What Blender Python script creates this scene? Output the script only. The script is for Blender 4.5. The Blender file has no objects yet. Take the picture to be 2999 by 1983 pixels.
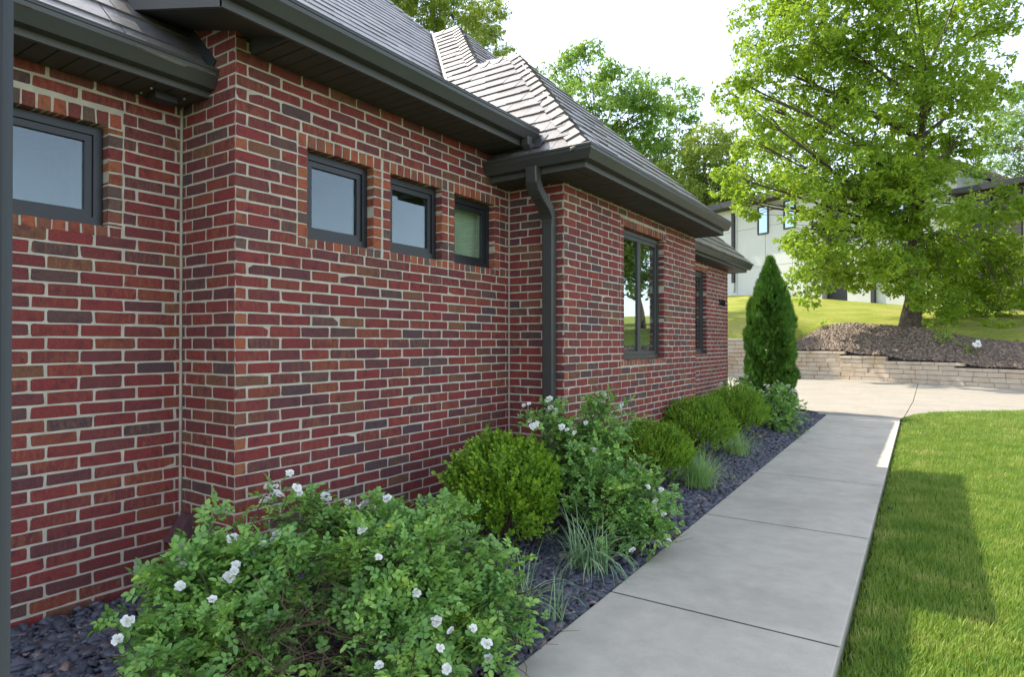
import bpy, bmesh, math, random
import numpy as np
from mathutils import Vector, Matrix

scene = bpy.context.scene
R_ = math.radians

# ------------------------------------------------------------------ camera
FPX, YAW, PITCH, ZC = 1844.6, 0.5977, 0.0068, 1.62      # focal length in photo pixels (2999 wide)
cam_d = bpy.data.cameras.new('camera')
cam_d.sensor_width = 36.0
cam_d.lens = 36.0 * FPX / 2999.0
cam_d.clip_start = 0.05
cam_d.clip_end = 3000
cam = bpy.data.objects.new('camera', cam_d)
scene.collection.objects.link(cam)
cam.location = (0, 0, ZC)
cam.rotation_euler = (math.pi / 2 + PITCH, 0, YAW)
scene.camera = cam
scene.render.resolution_x, scene.render.resolution_y = 1024, 678

# ------------------------------------------------------------------ light
SUN_DIR = Vector((-0.82, 0.09, 1.0)).normalized()       # towards the sun
world = bpy.data.worlds.new('World')
scene.world = world
world.use_nodes = True
wn = world.node_tree
bg = wn.nodes['Background']
sky = wn.nodes.new('ShaderNodeTexSky')
sky.sky_type = 'NISHITA'
sky.sun_disc = False
sky.sun_elevation = math.asin(SUN_DIR.z)
sky.sun_rotation = math.atan2(SUN_DIR.x, SUN_DIR.y)
sky.altitude = 150
sky.air_density = 1.0
sky.dust_density = 0.9
sky.ozone_density = 1.0
sky_pale = wn.nodes.new('ShaderNodeHueSaturation')          # desaturated sky, so skylight in the shade is less blue
sky_pale.inputs['Saturation'].default_value = 0.6
wn.links.new(sky.outputs[0], sky_pale.inputs['Color'])
wn.links.new(sky_pale.outputs[0], bg.inputs[0])
bg.inputs[1].default_value = 0.15
sun_d = bpy.data.lights.new('sun', 'SUN')
sun_d.energy = 2.8
sun_d.angle = R_(0.55)
sun_d.color = (1.0, 0.91, 0.74)
sun = bpy.data.objects.new('sun', sun_d)
scene.collection.objects.link(sun)
sun.rotation_euler = SUN_DIR.to_track_quat('Z', 'Y').to_euler()
sun.location = (-20, 5, 30)

vs = scene.view_settings
vs.view_transform = 'Standard'
vs.look = 'None'
vs.gamma = 1.0
vs.use_curve_mapping = False
vs.exposure = 1.6

# ------------------------------------------------------------------ pixel helper (photo pixel at a depth -> point)
_F = Vector((-math.sin(YAW), math.cos(YAW), 0))
_Rt = Vector((math.cos(YAW), math.sin(YAW), 0))


def pix(u, v, d):
    """point at photo pixel (u, v), d metres in front of the camera"""
    return Vector((0, 0, ZC)) + d * (_F + _Rt * ((u - 1499.5) / FPX) + Vector((0, 0, 1)) * ((1004 - v) / FPX))


def proj(p):
    q = Vector(p) - Vector((0, 0, ZC))
    d = max(q.dot(_F), 1e-3)
    return 1499.5 + FPX * q.dot(_Rt) / d, 1004 - FPX * q.z / d, d


# ------------------------------------------------------------------ object helpers
COL = scene.collection


def wloc(o):
    """world location of an object of this script (parents carry no rotation)"""
    p = Vector(o.location)
    q = o
    while q.parent is not None:
        p = q.matrix_parent_inverse.translation + p
        p = p + (Vector(q.parent.location) if q.parent.parent is None else wloc(q.parent))
        break
    return p


def link(o, parent=None):
    """link; a child keeps the world position it was built at"""
    COL.objects.link(o)
    if parent is not None:
        w = wloc(parent)
        o.parent = parent
        o.matrix_parent_inverse = Matrix.Translation(-w)
    return o


def empty(name, loc=(0, 0, 0), parent=None):
    o = bpy.data.objects.new(name, None)
    o.location = loc
    o.empty_display_size = 0.2
    return link(o, parent)


def tag(o, label, cat, group=None):
    o['label'] = label
    o['category'] = cat
    if group:
        o['group'] = group
    return o


def structure(o):
    o['kind'] = 'structure'
    return o


def stuff(o):
    o['kind'] = 'stuff'
    return o


class MB:
    """collects faces, builds one mesh object"""

    def __init__(self):
        self.v, self.f, self.mi = [], [], []
        self.cur = 0

    def face(self, pts):
        b = len(self.v)
        self.v += [tuple(p) for p in pts]
        self.f.append(tuple(range(b, b + len(pts))))
        self.mi.append(self.cur)

    def add(self, verts, faces):
        b = len(self.v)
        self.v += [tuple(p) for p in verts]
        for q in faces:
            self.f.append(tuple(b + i for i in q))
            self.mi.append(self.cur)

    def box(self, x0, x1, y0, y1, z0, z1):
        v = [(x, y, z) for z in (z0, z1) for y in (y0, y1) for x in (x0, x1)]
        self.add(v, [(0, 2, 3, 1), (4, 5, 7, 6), (0, 1, 5, 4), (2, 6, 7, 3), (0, 4, 6, 2), (1, 3, 7, 5)])

    def obox(self, o, ex, ey, ez):
        """oriented box from corner o and three edge vectors"""
        o, ex, ey, ez = Vector(o), Vector(ex), Vector(ey), Vector(ez)
        v = [o + ex * i + ey * j + ez * k for k in (0, 1) for j in (0, 1) for i in (0, 1)]
        self.add(v, [(0, 2, 3, 1), (4, 5, 7, 6), (0, 1, 5, 4), (2, 6, 7, 3), (0, 4, 6, 2), (1, 3, 7, 5)])

    def prism(self, poly, z0, z1):
        """vertical prism of a plan polygon; z0/z1 numbers or functions of x, y"""
        g = (lambda z: z if callable(z) else (lambda x, y: z))
        a, b = g(z0), g(z1)
        n = len(poly)
        lo = [(x, y, a(x, y)) for x, y in poly]
        hi = [(x, y, b(x, y)) for x, y in poly]
        self.add(lo + hi, [tuple(range(n - 1, -1, -1)), tuple(range(n, 2 * n))] +
                 [(i, (i + 1) % n, n + (i + 1) % n, n + i) for i in range(n)])

    def tube(self, pts, rads, sides=6, cap=True):
        pts = [Vector(p) for p in pts]
        b = len(self.v)
        n = len(pts)
        t = (pts[1] - pts[0]).normalized()
        ref = Vector((0, 0, 1)) if abs(t.z) < 0.9 else Vector((1, 0, 0))
        nrm = t.cross(ref).normalized()
        for i in range(n):
            t = (pts[min(i + 1, n - 1)] - pts[max(i - 1, 0)])
            if t.length < 1e-9:
                t = Vector((0, 0, 1))
            t.normalize()
            nrm = (nrm - t * nrm.dot(t))
            if nrm.length < 1e-6:
                nrm = t.orthogonal()
            nrm.normalize()
            bn = t.cross(nrm)
            for k in range(sides):
                a = 2 * math.pi * k / sides
                self.v.append(tuple(pts[i] + (nrm * math.cos(a) + bn * math.sin(a)) * rads[i]))
        for i in range(n - 1):
            for k in range(sides):
                k2 = (k + 1) % sides
                self.f.append((b + i * sides + k, b + i * sides + k2, b + (i + 1) * sides + k2, b + (i + 1) * sides + k))
                self.mi.append(self.cur)
        if cap:
            self.f.append(tuple(b + k for k in range(sides - 1, -1, -1)))
            self.f.append(tuple(b + (n - 1) * sides + k for k in range(sides)))
            self.mi += [self.cur, self.cur]

    def extrude(self, prof, a, b, out, ca=0.0, cb=0.0):
        """profile [(o, z)] swept from point a to b; out = unit vector of o; ca/cb shift ends along the path by c*o (mitres)"""
        a, b, out = Vector(a), Vector(b), Vector(out)
        d = (b - a).normalized()
        n = len(prof)
        A = [a + out * o + Vector((0, 0, z)) + d * (ca * o) for o, z in prof]
        B = [b + out * o + Vector((0, 0, z)) + d * (cb * o) for o, z in prof]
        self.add(A + B, [tuple(range(n)), tuple(range(2 * n - 1, n - 1, -1))] +
                 [(i, n + i, n + (i + 1) % n, (i + 1) % n) for i in range(n)])

    def mesh(self, name, mats, smooth=False):
        m = bpy.data.meshes.new(name)
        m.from_pydata(self.v, [], self.f)
        for mt in (mats if isinstance(mats, (list, tuple)) else [mats]):
            m.materials.append(mt)
        if any(self.mi):
            m.polygons.foreach_set('material_index', self.mi)
        bm = bmesh.new()
        bm.from_mesh(m)
        bmesh.ops.recalc_face_normals(bm, faces=bm.faces)
        bm.to_mesh(m)
        bm.free()
        if smooth:
            m.polygons.foreach_set('use_smooth', [True] * len(m.polygons))
        m.update()
        return m

    def build(self, name, mats, parent=None, smooth=False, loc=None):
        o = bpy.data.objects.new(name, self.mesh(name, mats, smooth))
        if loc is not None:
            o.location = loc
        return link(o, parent)


def np_mesh(name, V, Fq, mats, mi=None, smooth=False):
    """mesh from numpy verts (n,3) and uniform faces (m,k)"""
    m = bpy.data.meshes.new(name)
    V = np.ascontiguousarray(V, dtype=np.float32)
    Fq = np.ascontiguousarray(Fq, dtype=np.int32)
    k = Fq.shape[1]
    m.vertices.add(len(V))
    m.vertices.foreach_set('co', V.ravel())
    m.loops.add(Fq.size)
    m.loops.foreach_set('vertex_index', Fq.ravel())
    m.polygons.add(len(Fq))
    m.polygons.foreach_set('loop_start', np.arange(0, Fq.size, k, dtype=np.int32))
    for mt in (mats if isinstance(mats, (list, tuple)) else [mats]):
        m.materials.append(mt)
    if mi is not None:
        m.polygons.foreach_set('material_index', np.ascontiguousarray(mi, dtype=np.int32))
    if smooth:
        m.polygons.foreach_set('use_smooth', np.ones(len(Fq), dtype=bool))
    m.update(calc_edges=True)
    m.validate()
    return m


def scatter(tv, tf, M, T):
    """copies of a template: M (n,3,3) matrices, T (n,3) positions -> V, F"""
    tv = np.asarray(tv, float)
    tf = np.asarray(tf, int)
    n = len(T)
    V = np.einsum('nij,vj->nvi', M, tv) + T[:, None, :]
    F = tf[None] + (np.arange(n) * len(tv))[:, None, None]
    return V.reshape(-1, 3), F.reshape(-1, tf.shape[1])


def frames(d, up=None, roll=None):
    """orthonormal frames (n,3,3), columns x, y(dir), z(leaf normal); d (n,3) direction"""
    d = d / np.maximum(np.linalg.norm(d, axis=1, keepdims=True), 1e-9)
    if up is None:
        up = np.tile([0.0, 0.0, 1.0], (len(d), 1))
    x = np.cross(d, up)
    bad = np.linalg.norm(x, axis=1) < 1e-4
    x[bad] = np.cross(d[bad], np.array([1.0, 0, 0]))
    x /= np.linalg.norm(x, axis=1, keepdims=True)
    z = np.cross(x, d)
    if roll is not None:
        c, s = np.cos(roll)[:, None], np.sin(roll)[:, None]
        x, z = x * c + z * s, z * c - x * s
    return np.stack([x, d, z], axis=2)


# leaf template: two quads folded along the midrib, tip along +y
def leaf_t(L=1.0, W=0.5, fold=0.12, droop=0.1):
    v = [(0, 0, 0), (W * .42, L * .3, fold * W), (W * .4, L * .68, fold * W - droop * .5 * L), (0, L, -droop * L),
         (-W * .4, L * .68, fold * W - droop * .5 * L), (-W * .42, L * .3, fold * W)]
    return np.array(v, float), np.array([(0, 1, 2, 3), (0, 3, 4, 5)])


def rot(ax, a):
    return np.array(Matrix.Rotation(a, 3, ax))


def merge_t(parts):
    """join several (verts, quads) templates"""
    V, F, b = [], [], 0
    for v, f in parts:
        V.append(v)
        F.append(np.asarray(f) + b)
        b += len(v)
    return np.concatenate(V), np.concatenate(F)


# ------------------------------------------------------------------ materials
def mat(name):
    m = bpy.data.materials.new(name)
    m.use_nodes = True
    nt = m.node_tree
    return m, nt, nt.nodes['Principled BSDF'], nt.nodes['Material Output']


def nd(nt, t, **kw):
    n = nt.nodes.new(t)
    for k, v in kw.items():
        setattr(n, k, v)
    return n


def ramp(nt, stops, interp='LINEAR'):
    n = nt.nodes.new('ShaderNodeValToRGB')
    cr = n.color_ramp
    cr.interpolation = interp
    while len(cr.elements) < len(stops):
        cr.elements.new(0.5)
    for e, (p, c) in zip(cr.elements, stops):
        e.position = p
        e.color = tuple(c) + (1,) if len(c) == 3 else c
    return n


def noise(nt, vec, scale, detail=4, rough=0.55, mapping=None):
    n = nd(nt, 'ShaderNodeTexNoise')
    n.inputs['Scale'].default_value = scale
    n.inputs['Detail'].default_value = detail
    n.inputs['Roughness'].default_value = rough
    if mapping:
        mp = nd(nt, 'ShaderNodeMapping')
        mp.inputs['Scale'].default_value = mapping
        nt.links.new(vec, mp.inputs[0])
        vec = mp.outputs[0]
    nt.links.new(vec, n.inputs['Vector'])
    return n


def mixc(nt, fac, a, b, blend='MIX'):
    n = nd(nt, 'ShaderNodeMix', data_type='RGBA', blend_type=blend)
    for s, val in ((n.inputs[0], fac), (n.inputs[6], a), (n.inputs[7], b)):
        if hasattr(val, 'links') or hasattr(val, 'is_linked'):
            nt.links.new(val, s)
        elif isinstance(val, (tuple, list)):
            s.default_value = tuple(val) + (1,) if len(val) == 3 else val
        else:
            s.default_value = val
    return n.outputs[2]


def mrange(nt, val, a, b, c=0.0, d=1.0):
    n = nd(nt, 'ShaderNodeMapRange')
    nt.links.new(val, n.inputs[0])
    for i, x in enumerate((a, b, c, d)):
        n.inputs[1 + i].default_value = x
    return n.outputs[0]


def bump(nt, h, bsdf, strength=0.3, dist=0.01):
    n = nd(nt, 'ShaderNodeBump')
    n.inputs['Strength'].default_value = strength
    n.inputs['Distance'].default_value = dist
    nt.links.new(h, n.inputs['Height'])
    nt.links.new(n.outputs[0], bsdf.inputs['Normal'])


def geo_pos(nt):
    return nd(nt, 'ShaderNodeNewGeometry').outputs['Position']


def plain(name, col, rough=0.6, metal=0.0, var=0.12, nscale=6.0, bumps=0.0, bscale=60.0, spec=0.5):
    m, nt, b, _ = mat(name)
    p = geo_pos(nt)
    n = noise(nt, p, nscale, 5)
    lo = tuple(max(0, c * (1 - var)) for c in col)
    hi = tuple(min(1, c * (1 + var)) for c in col)
    r = ramp(nt, [(0.3, lo), (0.7, hi)])
    nt.links.new(n.outputs[0], r.inputs[0])
    nt.links.new(r.outputs[0], b.inputs['Base Color'])
    b.inputs['Roughness'].default_value = rough
    b.inputs['Metallic'].default_value = metal
    b.inputs['Specular IOR Level'].default_value = spec
    if bumps:
        n2 = noise(nt, p, bscale, 3)
        bump(nt, n2.outputs[0], b, bumps, 0.004)
    return m


def brick_mat(name, stops, single):
    m, nt, b, _ = mat(name)
    g = nd(nt, 'ShaderNodeNewGeometry')
    pos = g.outputs['Position']
    rnd = nd(nt, 'ShaderNodeObjectInfo').outputs['Random'] if single else g.outputs['Random Per Island']
    base = ramp(nt, stops, 'CONSTANT')
    nt.links.new(rnd, base.inputs[0])
    # second random for the amount of blotching
    wn_ = nd(nt, 'ShaderNodeTexWhiteNoise', noise_dimensions='1D')
    nt.links.new(rnd, wn_.inputs['W'])
    r2 = wn_.outputs['Value']
    streak = noise(nt, pos, 42, 5, 0.65, mapping=(1, 1, .35))
    blot = noise(nt, pos, 17, 4, 0.6)
    a = mrange(nt, streak.outputs[0], .45, .75)
    c = mrange(nt, r2, .3, 1.0, 0.0, .8)
    mu = nd(nt, 'ShaderNodeMath', operation='MULTIPLY')
    nt.links.new(a, mu.inputs[0])
    nt.links.new(c, mu.inputs[1])
    col = mixc(nt, mu.outputs[0], base.outputs[0], (.34, .16, .06))
    dk = mrange(nt, blot.outputs[0], .52, .8, 0.0, .75)
    col = mixc(nt, dk, col, (.06, .03, .04))
    fine = noise(nt, pos, 190, 5, .75)
    fr = ramp(nt, [(0.3, (.42, .42, .42)), (0.5, (.95, .95, .95)), (0.72, (1.6, 1.5, 1.45))])
    nt.links.new(fine.outputs[0], fr.inputs[0])
    col = mixc(nt, 1.0, col, fr.outputs[0], 'MULTIPLY')
    # small pale specks of mortar smear
    sp = noise(nt, pos, 120, 2, .5)
    sm = mrange(nt, sp.outputs[0], .735, .77, 0, .55)
    col = mixc(nt, sm, col, (.42, .38, .34))
    nt.links.new(col, b.inputs['Base Color'])
    b.inputs['Roughness'].default_value = 0.78
    b.inputs['Specular IOR Level'].default_value = 0.3
    ad = nd(nt, 'ShaderNodeMath', operation='ADD')
    nt.links.new(streak.outputs[0], ad.inputs[0])
    nt.links.new(fine.outputs[0], ad.inputs[1])
    bump(nt, ad.outputs[0], b, 0.8, 0.005)
    return m


RED = [(0.0, (.265, .050, .046)), (.22, (.235, .048, .046)), (.40, (.20, .048, .048)), (.56, (.18, .054, .053)),
       (.69, (.15, .054, .056)), (.79, (.11, .062, .066)), (.84, (.215, .09, .055)), (.91, (.255, .066, .046)), (.965, (.14, .072, .066))]
ORG = [(0.0, (0.403, 0.107, 0.057)), (.25, (0.302, 0.076, 0.050)), (.45, (0.252, 0.094, 0.063)), (.6, (0.151, 0.094, 0.078)),
       (.72, (0.378, 0.126, 0.063)), (.85, (0.215, 0.057, 0.048))]
M_brick1 = brick_mat('brick_face', RED, True)
M_brickN = brick_mat('brick_face_joined', RED, False)
M_org1 = brick_mat('brick_header_face', ORG, True)
M_orgN = brick_mat('brick_header_face_joined', ORG, False)
M_mortar = plain('mortar', (.52, .47, .38), .9, var=.16, nscale=9, bumps=.7, bscale=140, spec=.2)
M_gutter = plain('dark_bronze_aluminium', (.058, .058, .055), .36, var=.08, nscale=3)
M_fascia = plain('dark_fascia_metal', (.085, .083, .08), .5, var=.06, nscale=4)
M_soffit = plain('dark_soffit_vinyl', (.052, .047, .043), .62, var=.1, nscale=5)
M_flash = plain('flashing_metal', (.03, .03, .032), .5, var=.1)
M_frame = plain('window_frame_dark', (.017, .019, .023), .4, var=.08)
M_frame2 = plain('window_frame_grey', (.05, .05, .048), .45, var=.08)
M_hood = plain('brown_painted_metal', (.11, .055, .06), .55, var=.25, nscale=20, bumps=.3, bscale=90)
M_black = plain('black_metal', (.012, .012, .013), .4)
M_blind = plain('white_blind', (.62, .66, .68), .7, var=.04)


def post_mat():
    m, nt, b, _ = mat('ribbed_dark_post')
    p = geo_pos(nt)
    n = noise(nt, p, 60, 3, .6, mapping=(1, 1, .01))
    r = ramp(nt, [(.3, (.042, .047, .053)), (.7, (.066, .072, .08))])
    nt.links.new(n.outputs[0], r.inputs[0])
    nt.links.new(r.outputs[0], b.inputs['Base Color'])
    b.inputs['Roughness'].default_value = .6
    return m


M_post = post_mat()


def glass_mat(name, refl, tint, body=(.02, .025, .03)):
    m, nt, b, out = mat(name)
    nt.nodes.remove(b)
    df = nd(nt, 'ShaderNodeBsdfDiffuse')
    df.inputs[0].default_value = body + (1,)
    gl = nd(nt, 'ShaderNodeBsdfGlossy')
    gl.inputs[0].default_value = tint + (1,)
    gl.inputs[1].default_value = 0.015
    fr = nd(nt, 'ShaderNodeFresnel')
    fr.inputs[0].default_value = 1.5
    ma = nd(nt, 'ShaderNodeMath', operation='ADD', use_clamp=True)
    nt.links.new(fr.outputs[0], ma.inputs[0])
    ma.inputs[1].default_value = refl
    p = geo_pos(nt)
    n = noise(nt, p, 1.3, 2)
    bp = nd(nt, 'ShaderNodeBump')
    bp.inputs['Strength'].default_value = .035
    bp.inputs['Distance'].default_value = .02
    nt.links.new(n.outputs[0], bp.inputs['Height'])
    nt.links.new(bp.outputs[0], gl.inputs['Normal'])
    mx = nd(nt, 'ShaderNodeMixShader')
    nt.links.new(ma.outputs[0], mx.inputs[0])
    nt.links.new(df.outputs[0], mx.inputs[1])
    nt.links.new(gl.outputs[0], mx.inputs[2])
    nt.links.new(mx.outputs[0], out.inputs[0])
    return m


M_glass = glass_mat('window_glass', .22, (.82, .92, 1.0))
M_glass_far = glass_mat('window_glass_far', .3, (.75, .95, .98), (.03, .06, .065))


def slate_mat(name, single):
    m, nt, b, _ = mat(name)
    g = nd(nt, 'ShaderNodeNewGeometry')
    rnd = nd(nt, 'ShaderNodeObjectInfo').outputs['Random'] if single else g.outputs['Random Per Island']
    r = ramp(nt, [(0, (.13, .11, .10)), (.4, (.18, .157, .145)), (.75, (.22, .195, .18)), (1, (.15, .14, .14))])
    nt.links.new(rnd, r.inputs[0])
    n = noise(nt, g.outputs['Position'], 30, 6, .65)
    rr = ramp(nt, [(.3, (.7, .7, .7)), (.75, (1.25, 1.25, 1.25))])
    nt.links.new(n.outputs[0], rr.inputs[0])
    nt.links.new(mixc(nt, 1.0, r.outputs[0], rr.outputs[0], 'MULTIPLY'), b.inputs['Base Color'])
    b.inputs['Roughness'].default_value = .36
    b.inputs['Specular IOR Level'].default_value = .7
    bump(nt, n.outputs[0], b, .35, .006)
    return m


M_slate1 = slate_mat('roof_slate', True)
M_slateN = slate_mat('roof_slate_joined', False)


def concrete_mat(name, col, stain=.35):
    m, nt, b, _ = mat(name)
    p = geo_pos(nt)
    big = noise(nt, p, 1.1, 6, .62)
    mid = noise(nt, p, 6, 6, .6)
    fin = noise(nt, p, 220, 3, .7)
    r = ramp(nt, [(.28, tuple(c * (1 - stain * .5) for c in col)), (.5, col), (.75, tuple(min(1, c * 1.1) for c in col))])
    nt.links.new(big.outputs[0], r.inputs[0])
    r2 = ramp(nt, [(.3, (.88, .88, .87)), (.7, (1.06, 1.06, 1.06))])
    nt.links.new(mid.outputs[0], r2.inputs[0])
    r3 = ramp(nt, [(.3, (.86, .86, .86)), (.7, (1.1, 1.1, 1.1))])
    nt.links.new(fin.outputs[0], r3.inputs[0])
    c1 = mixc(nt, 1.0, r.outputs[0], r2.outputs[0], 'MULTIPLY')
    c2 = mixc(nt, 1.0, c1, r3.outputs[0], 'MULTIPLY')
    nt.links.new(c2, b.inputs['Base Color'])
    b.inputs['Roughness'].default_value = .85
    b.inputs['Specular IOR Level'].default_value = .3
    br = noise(nt, p, 40, 3, .6, mapping=(.35, 6, 1))
    ad = nd(nt, 'ShaderNodeMath', operation='ADD')
    nt.links.new(fin.outputs[0], ad.inputs[0])
    nt.links.new(br.outputs[0], ad.inputs[1])
    bump(nt, ad.outputs[0], b, .4, .004)
    return m


M_walk = concrete_mat('walk_concrete', (.55, .495, .40))
M_drive = concrete_mat('drive_concrete', (.315, .285, .24), .2)
M_joint = plain('joint_dirt', (.07, .06, .05), .95)


def block_mat():
    m, nt, b, _ = mat('split_face_block')
    p = geo_pos(nt)
    rnd = nd(nt, 'ShaderNodeObjectInfo').outputs['Random']
    r = ramp(nt, [(0, (.42, .345, .255)), (.5, (.47, .39, .295)), (1, (.44, .365, .285))])
    nt.links.new(rnd, r.inputs[0])
    n = noise(nt, p, 1.4, 5, .65)
    rr = ramp(nt, [(.45, (1.05, 1.05, 1.05)), (.66, (.85, .76, .64)), (.8, (.6, .52, .45))])
    nt.links.new(n.outputs[0], rr.inputs[0])
    nt.links.new(mixc(nt, 1.0, r.outputs[0], rr.outputs[0], 'MULTIPLY'), b.inputs['Base Color'])
    b.inputs['Roughness'].default_value = .9
    b.inputs['Specular IOR Level'].default_value = .2
    n2 = noise(nt, p, 14, 6, .7)
    bump(nt, n2.outputs[0], b, .9, .03)
    return m


M_block = block_mat()


def leaf_mat(name, stops, trans, tfac=.35, rough=.5, vscale=2.5, spec=.35, patch=.45):
    """stops: colours over random-per-leaf; trans: transmitted colour"""
    m, nt, b, out = mat(name)
    g = nd(nt, 'ShaderNodeNewGeometry')
    n = noise(nt, g.outputs['Position'], vscale, 3)
    ad = nd(nt, 'ShaderNodeMath', operation='ADD')
    m2 = mrange(nt, n.outputs[0], .3, .7, 0, patch)
    m1 = mrange(nt, g.outputs['Random Per Island'], 0, 1, 0, 1 - patch)
    nt.links.new(m1, ad.inputs[0])
    nt.links.new(m2, ad.inputs[1])
    r = ramp(nt, stops)
    nt.links.new(ad.outputs[0], r.inputs[0])
    nt.links.new(r.outputs[0], b.inputs['Base Color'])
    b.inputs['Roughness'].default_value = rough
    b.inputs['Specular IOR Level'].default_value = spec
    if tfac > 0:
        tr = nd(nt, 'ShaderNodeBsdfTranslucent')
        tc = mixc(nt, .6, r.outputs[0], trans)
        nt.links.new(tc, tr.inputs[0])
        mx = nd(nt, 'ShaderNodeMixShader')
        mx.inputs[0].default_value = tfac
        nt.links.new(b.outputs[0], mx.inputs[1])
        nt.links.new(tr.outputs[0], mx.inputs[2])
        nt.links.new(mx.outputs[0], out.inputs[0])
    return m


M_rose = leaf_mat('rose_leaf', [(0, (0.110, 0.235, 0.071)), (.45, (0.200, 0.385, 0.088)), (.8, (0.339, 0.549, 0.098)), (1, (0.635, 0.742, 0.110))], (.26, .40, .06), .18, .42, 5.0, .35, .6)
M_box = leaf_mat('boxwood_leaf', [(0, (0.068, 0.156, 0.017)), (.4, (0.176, 0.336, 0.025)), (.8, (0.338, 0.516, 0.034)), (1, (0.513, 0.660, 0.057))], (.26, .38, .03), .28, .45, 7)
M_arb = leaf_mat('arborvitae_spray', [(0, (0.048, 0.121, 0.022)), (.5, (0.102, 0.230, 0.029)), (1, (0.220, 0.362, 0.040))], (.07, .16, .02), .15, .6, 3)
M_oak = leaf_mat('tree_leaf', [(0, (0.099, 0.211, 0.020)), (.5, (0.221, 0.363, 0.026)), (1, (0.398, 0.515, 0.041))], (.44, .56, .05), .48, .45, .55, .35, .6)
M_bgA = leaf_mat('far_leaf_green', [(0, (0.102, 0.222, 0.050)), (.5, (0.203, 0.372, 0.069)), (1, (0.371, 0.535, 0.097))], (.34, .46, .09), .45, .6, .5)
M_bgB = leaf_mat('far_leaf_yellow', [(0, (0.125, 0.216, 0.041)), (.5, (0.273, 0.386, 0.064)), (1, (0.455, 0.546, 0.114))], (.36, .40, .08), .4, .6, .5)
M_grass = leaf_mat('lawn_blade', [(0, (0.081, 0.172, 0.033)), (.3, (0.162, 0.299, 0.039)), (.6, (0.274, 0.388, 0.065)), (.82, (0.420, 0.463, 0.118)), (1, (0.677, 0.567, 0.263))], (.36, .46, .05), .35, .5, 3.0, .35, .6)
M_lir = leaf_mat('striped_blade', [(0, (0.135, 0.247, 0.112)), (.5, (0.270, 0.427, 0.203)), (1, (0.742, 0.855, 0.495))], (.2, .3, .12), .2, .5, 4)
M_tuft = leaf_mat('tuft_blade', [(0, (0.170, 0.343, 0.103)), (.5, (0.343, 0.581, 0.170)), (1, (0.822, 0.822, 0.377))], (.2, .28, .08), .25, .55, 4)
M_bark = plain('tree_bark', (.10, .08, .06), .95, var=.5, nscale=9, bumps=1.0, bscale=14, spec=.15)
M_twig = plain('brown_twig', (.09, .06, .04), .9, var=.3, nscale=20, spec=.2)
M_stem = plain('green_stem', (.075, .11, .035), .7, var=.3, nscale=14)
M_petal = plain('white_petal', (.82, .81, .76), .6, var=.04, nscale=40)
M_heart = plain('yellow_stamens', (.8, .68, .3), .7, var=.2, nscale=60)
M_soil = plain('dark_soil', (.03, .028, .03), .95, var=.35, nscale=25, bumps=1, bscale=60, spec=.2)


def chip_mat(name, stops):
    m, nt, b, _ = mat(name)
    g = nd(nt, 'ShaderNodeNewGeometry')
    r = ramp(nt, stops)
    nt.links.new(g.outputs['Random Per Island'], r.inputs[0])
    n = noise(nt, g.outputs['Position'], 90, 4, .6)
    rr = ramp(nt, [(.3, (.7, .7, .7)), (.7, (1.25, 1.25, 1.25))])
    nt.links.new(n.outputs[0], rr.inputs[0])
    nt.links.new(mixc(nt, 1.0, r.outputs[0], rr.outputs[0], 'MULTIPLY'), b.inputs['Base Color'])
    b.inputs['Roughness'].default_value = .55
    b.inputs['Specular IOR Level'].default_value = .45
    return m


M_chip = chip_mat('slate_chip', [(0, (0.070, 0.073, 0.095)), (.5, (0.105, 0.107, 0.133)), (.82, (0.140, 0.140, 0.165)), (.93, (0.168, 0.126, 0.126)), (1, (0.337, 0.253, 0.225))])
M_chip2 = chip_mat('brown_stone_chip', [(0, (0.106, 0.078, 0.059)), (.6, (0.188, 0.140, 0.105)), (1, (0.350, 0.253, 0.184))])


def lawn_mat(name, a, b_, c_):
    m, nt, b, _ = mat(name)
    p = geo_pos(nt)
    n = noise(nt, p, .55, 6, .6)
    n2 = noise(nt, p, 14, 6, .75)
    r = ramp(nt, [(.3, a), (.52, b_), (.7, c_)])
    nt.links.new(n.outputs[0], r.inputs[0])
    rr = ramp(nt, [(.3, (.55, .6, .55)), (.7, (1.35, 1.3, 1.2))])
    nt.links.new(n2.outputs[0], rr.inputs[0])
    nt.links.new(mixc(nt, 1.0, r.outputs[0], rr.outputs[0], 'MULTIPLY'), b.inputs['Base Color'])
    b.inputs['Roughness'].default_value = .9
    b.inputs['Specular IOR Level'].default_value = .1
    bump(nt, n2.outputs[0], b, 1.0, .08)
    return m


M_lawn = lawn_mat('lawn_soil', (.06, .10, .02), (.09, .14, .025), (.15, .17, .04))
M_hill = lawn_mat('hill_lawn', (.20, .25, .045), (.31, .34, .07), (.40, .35, .13))
M_far = lawn_mat('far_ground', (.06, .10, .02), (.08, .12, .03), (.12, .13, .04))
M_white = plain('white_panel', (.58, .58, .56), .7, var=.03, nscale=1.2)
M_dark = plain('dark_cladding', (.03, .03, .034), .6, var=.1)
M_siding = plain('grey_brown_siding', (.16, .14, .12), .75, var=.12, nscale=2)
M_roof_far = plain('grey_roof', (.13, .13, .135), .7, var=.15, nscale=3)

# ================================================================== THE BRICK HOUSE
rng = random.Random(7)
C = 0.08                                               # one brick course
def zi(i):                                             # height of bed joint i (counted down from the eave)
    return ZC + (24.43 - i) * C


XL, XM, X2, X3 = -4.314, -3.685, -3.035, -3.75
Y1, Y2, Y3, Y4 = 2.303, 5.363, 9.34, 13.68
house = empty('brick_house', (XM, Y1, 0))
tag(house, 'red brick house with dark eaves and slate roof along the left of the walk', 'house')
house['kind'] = 'thing'

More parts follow.
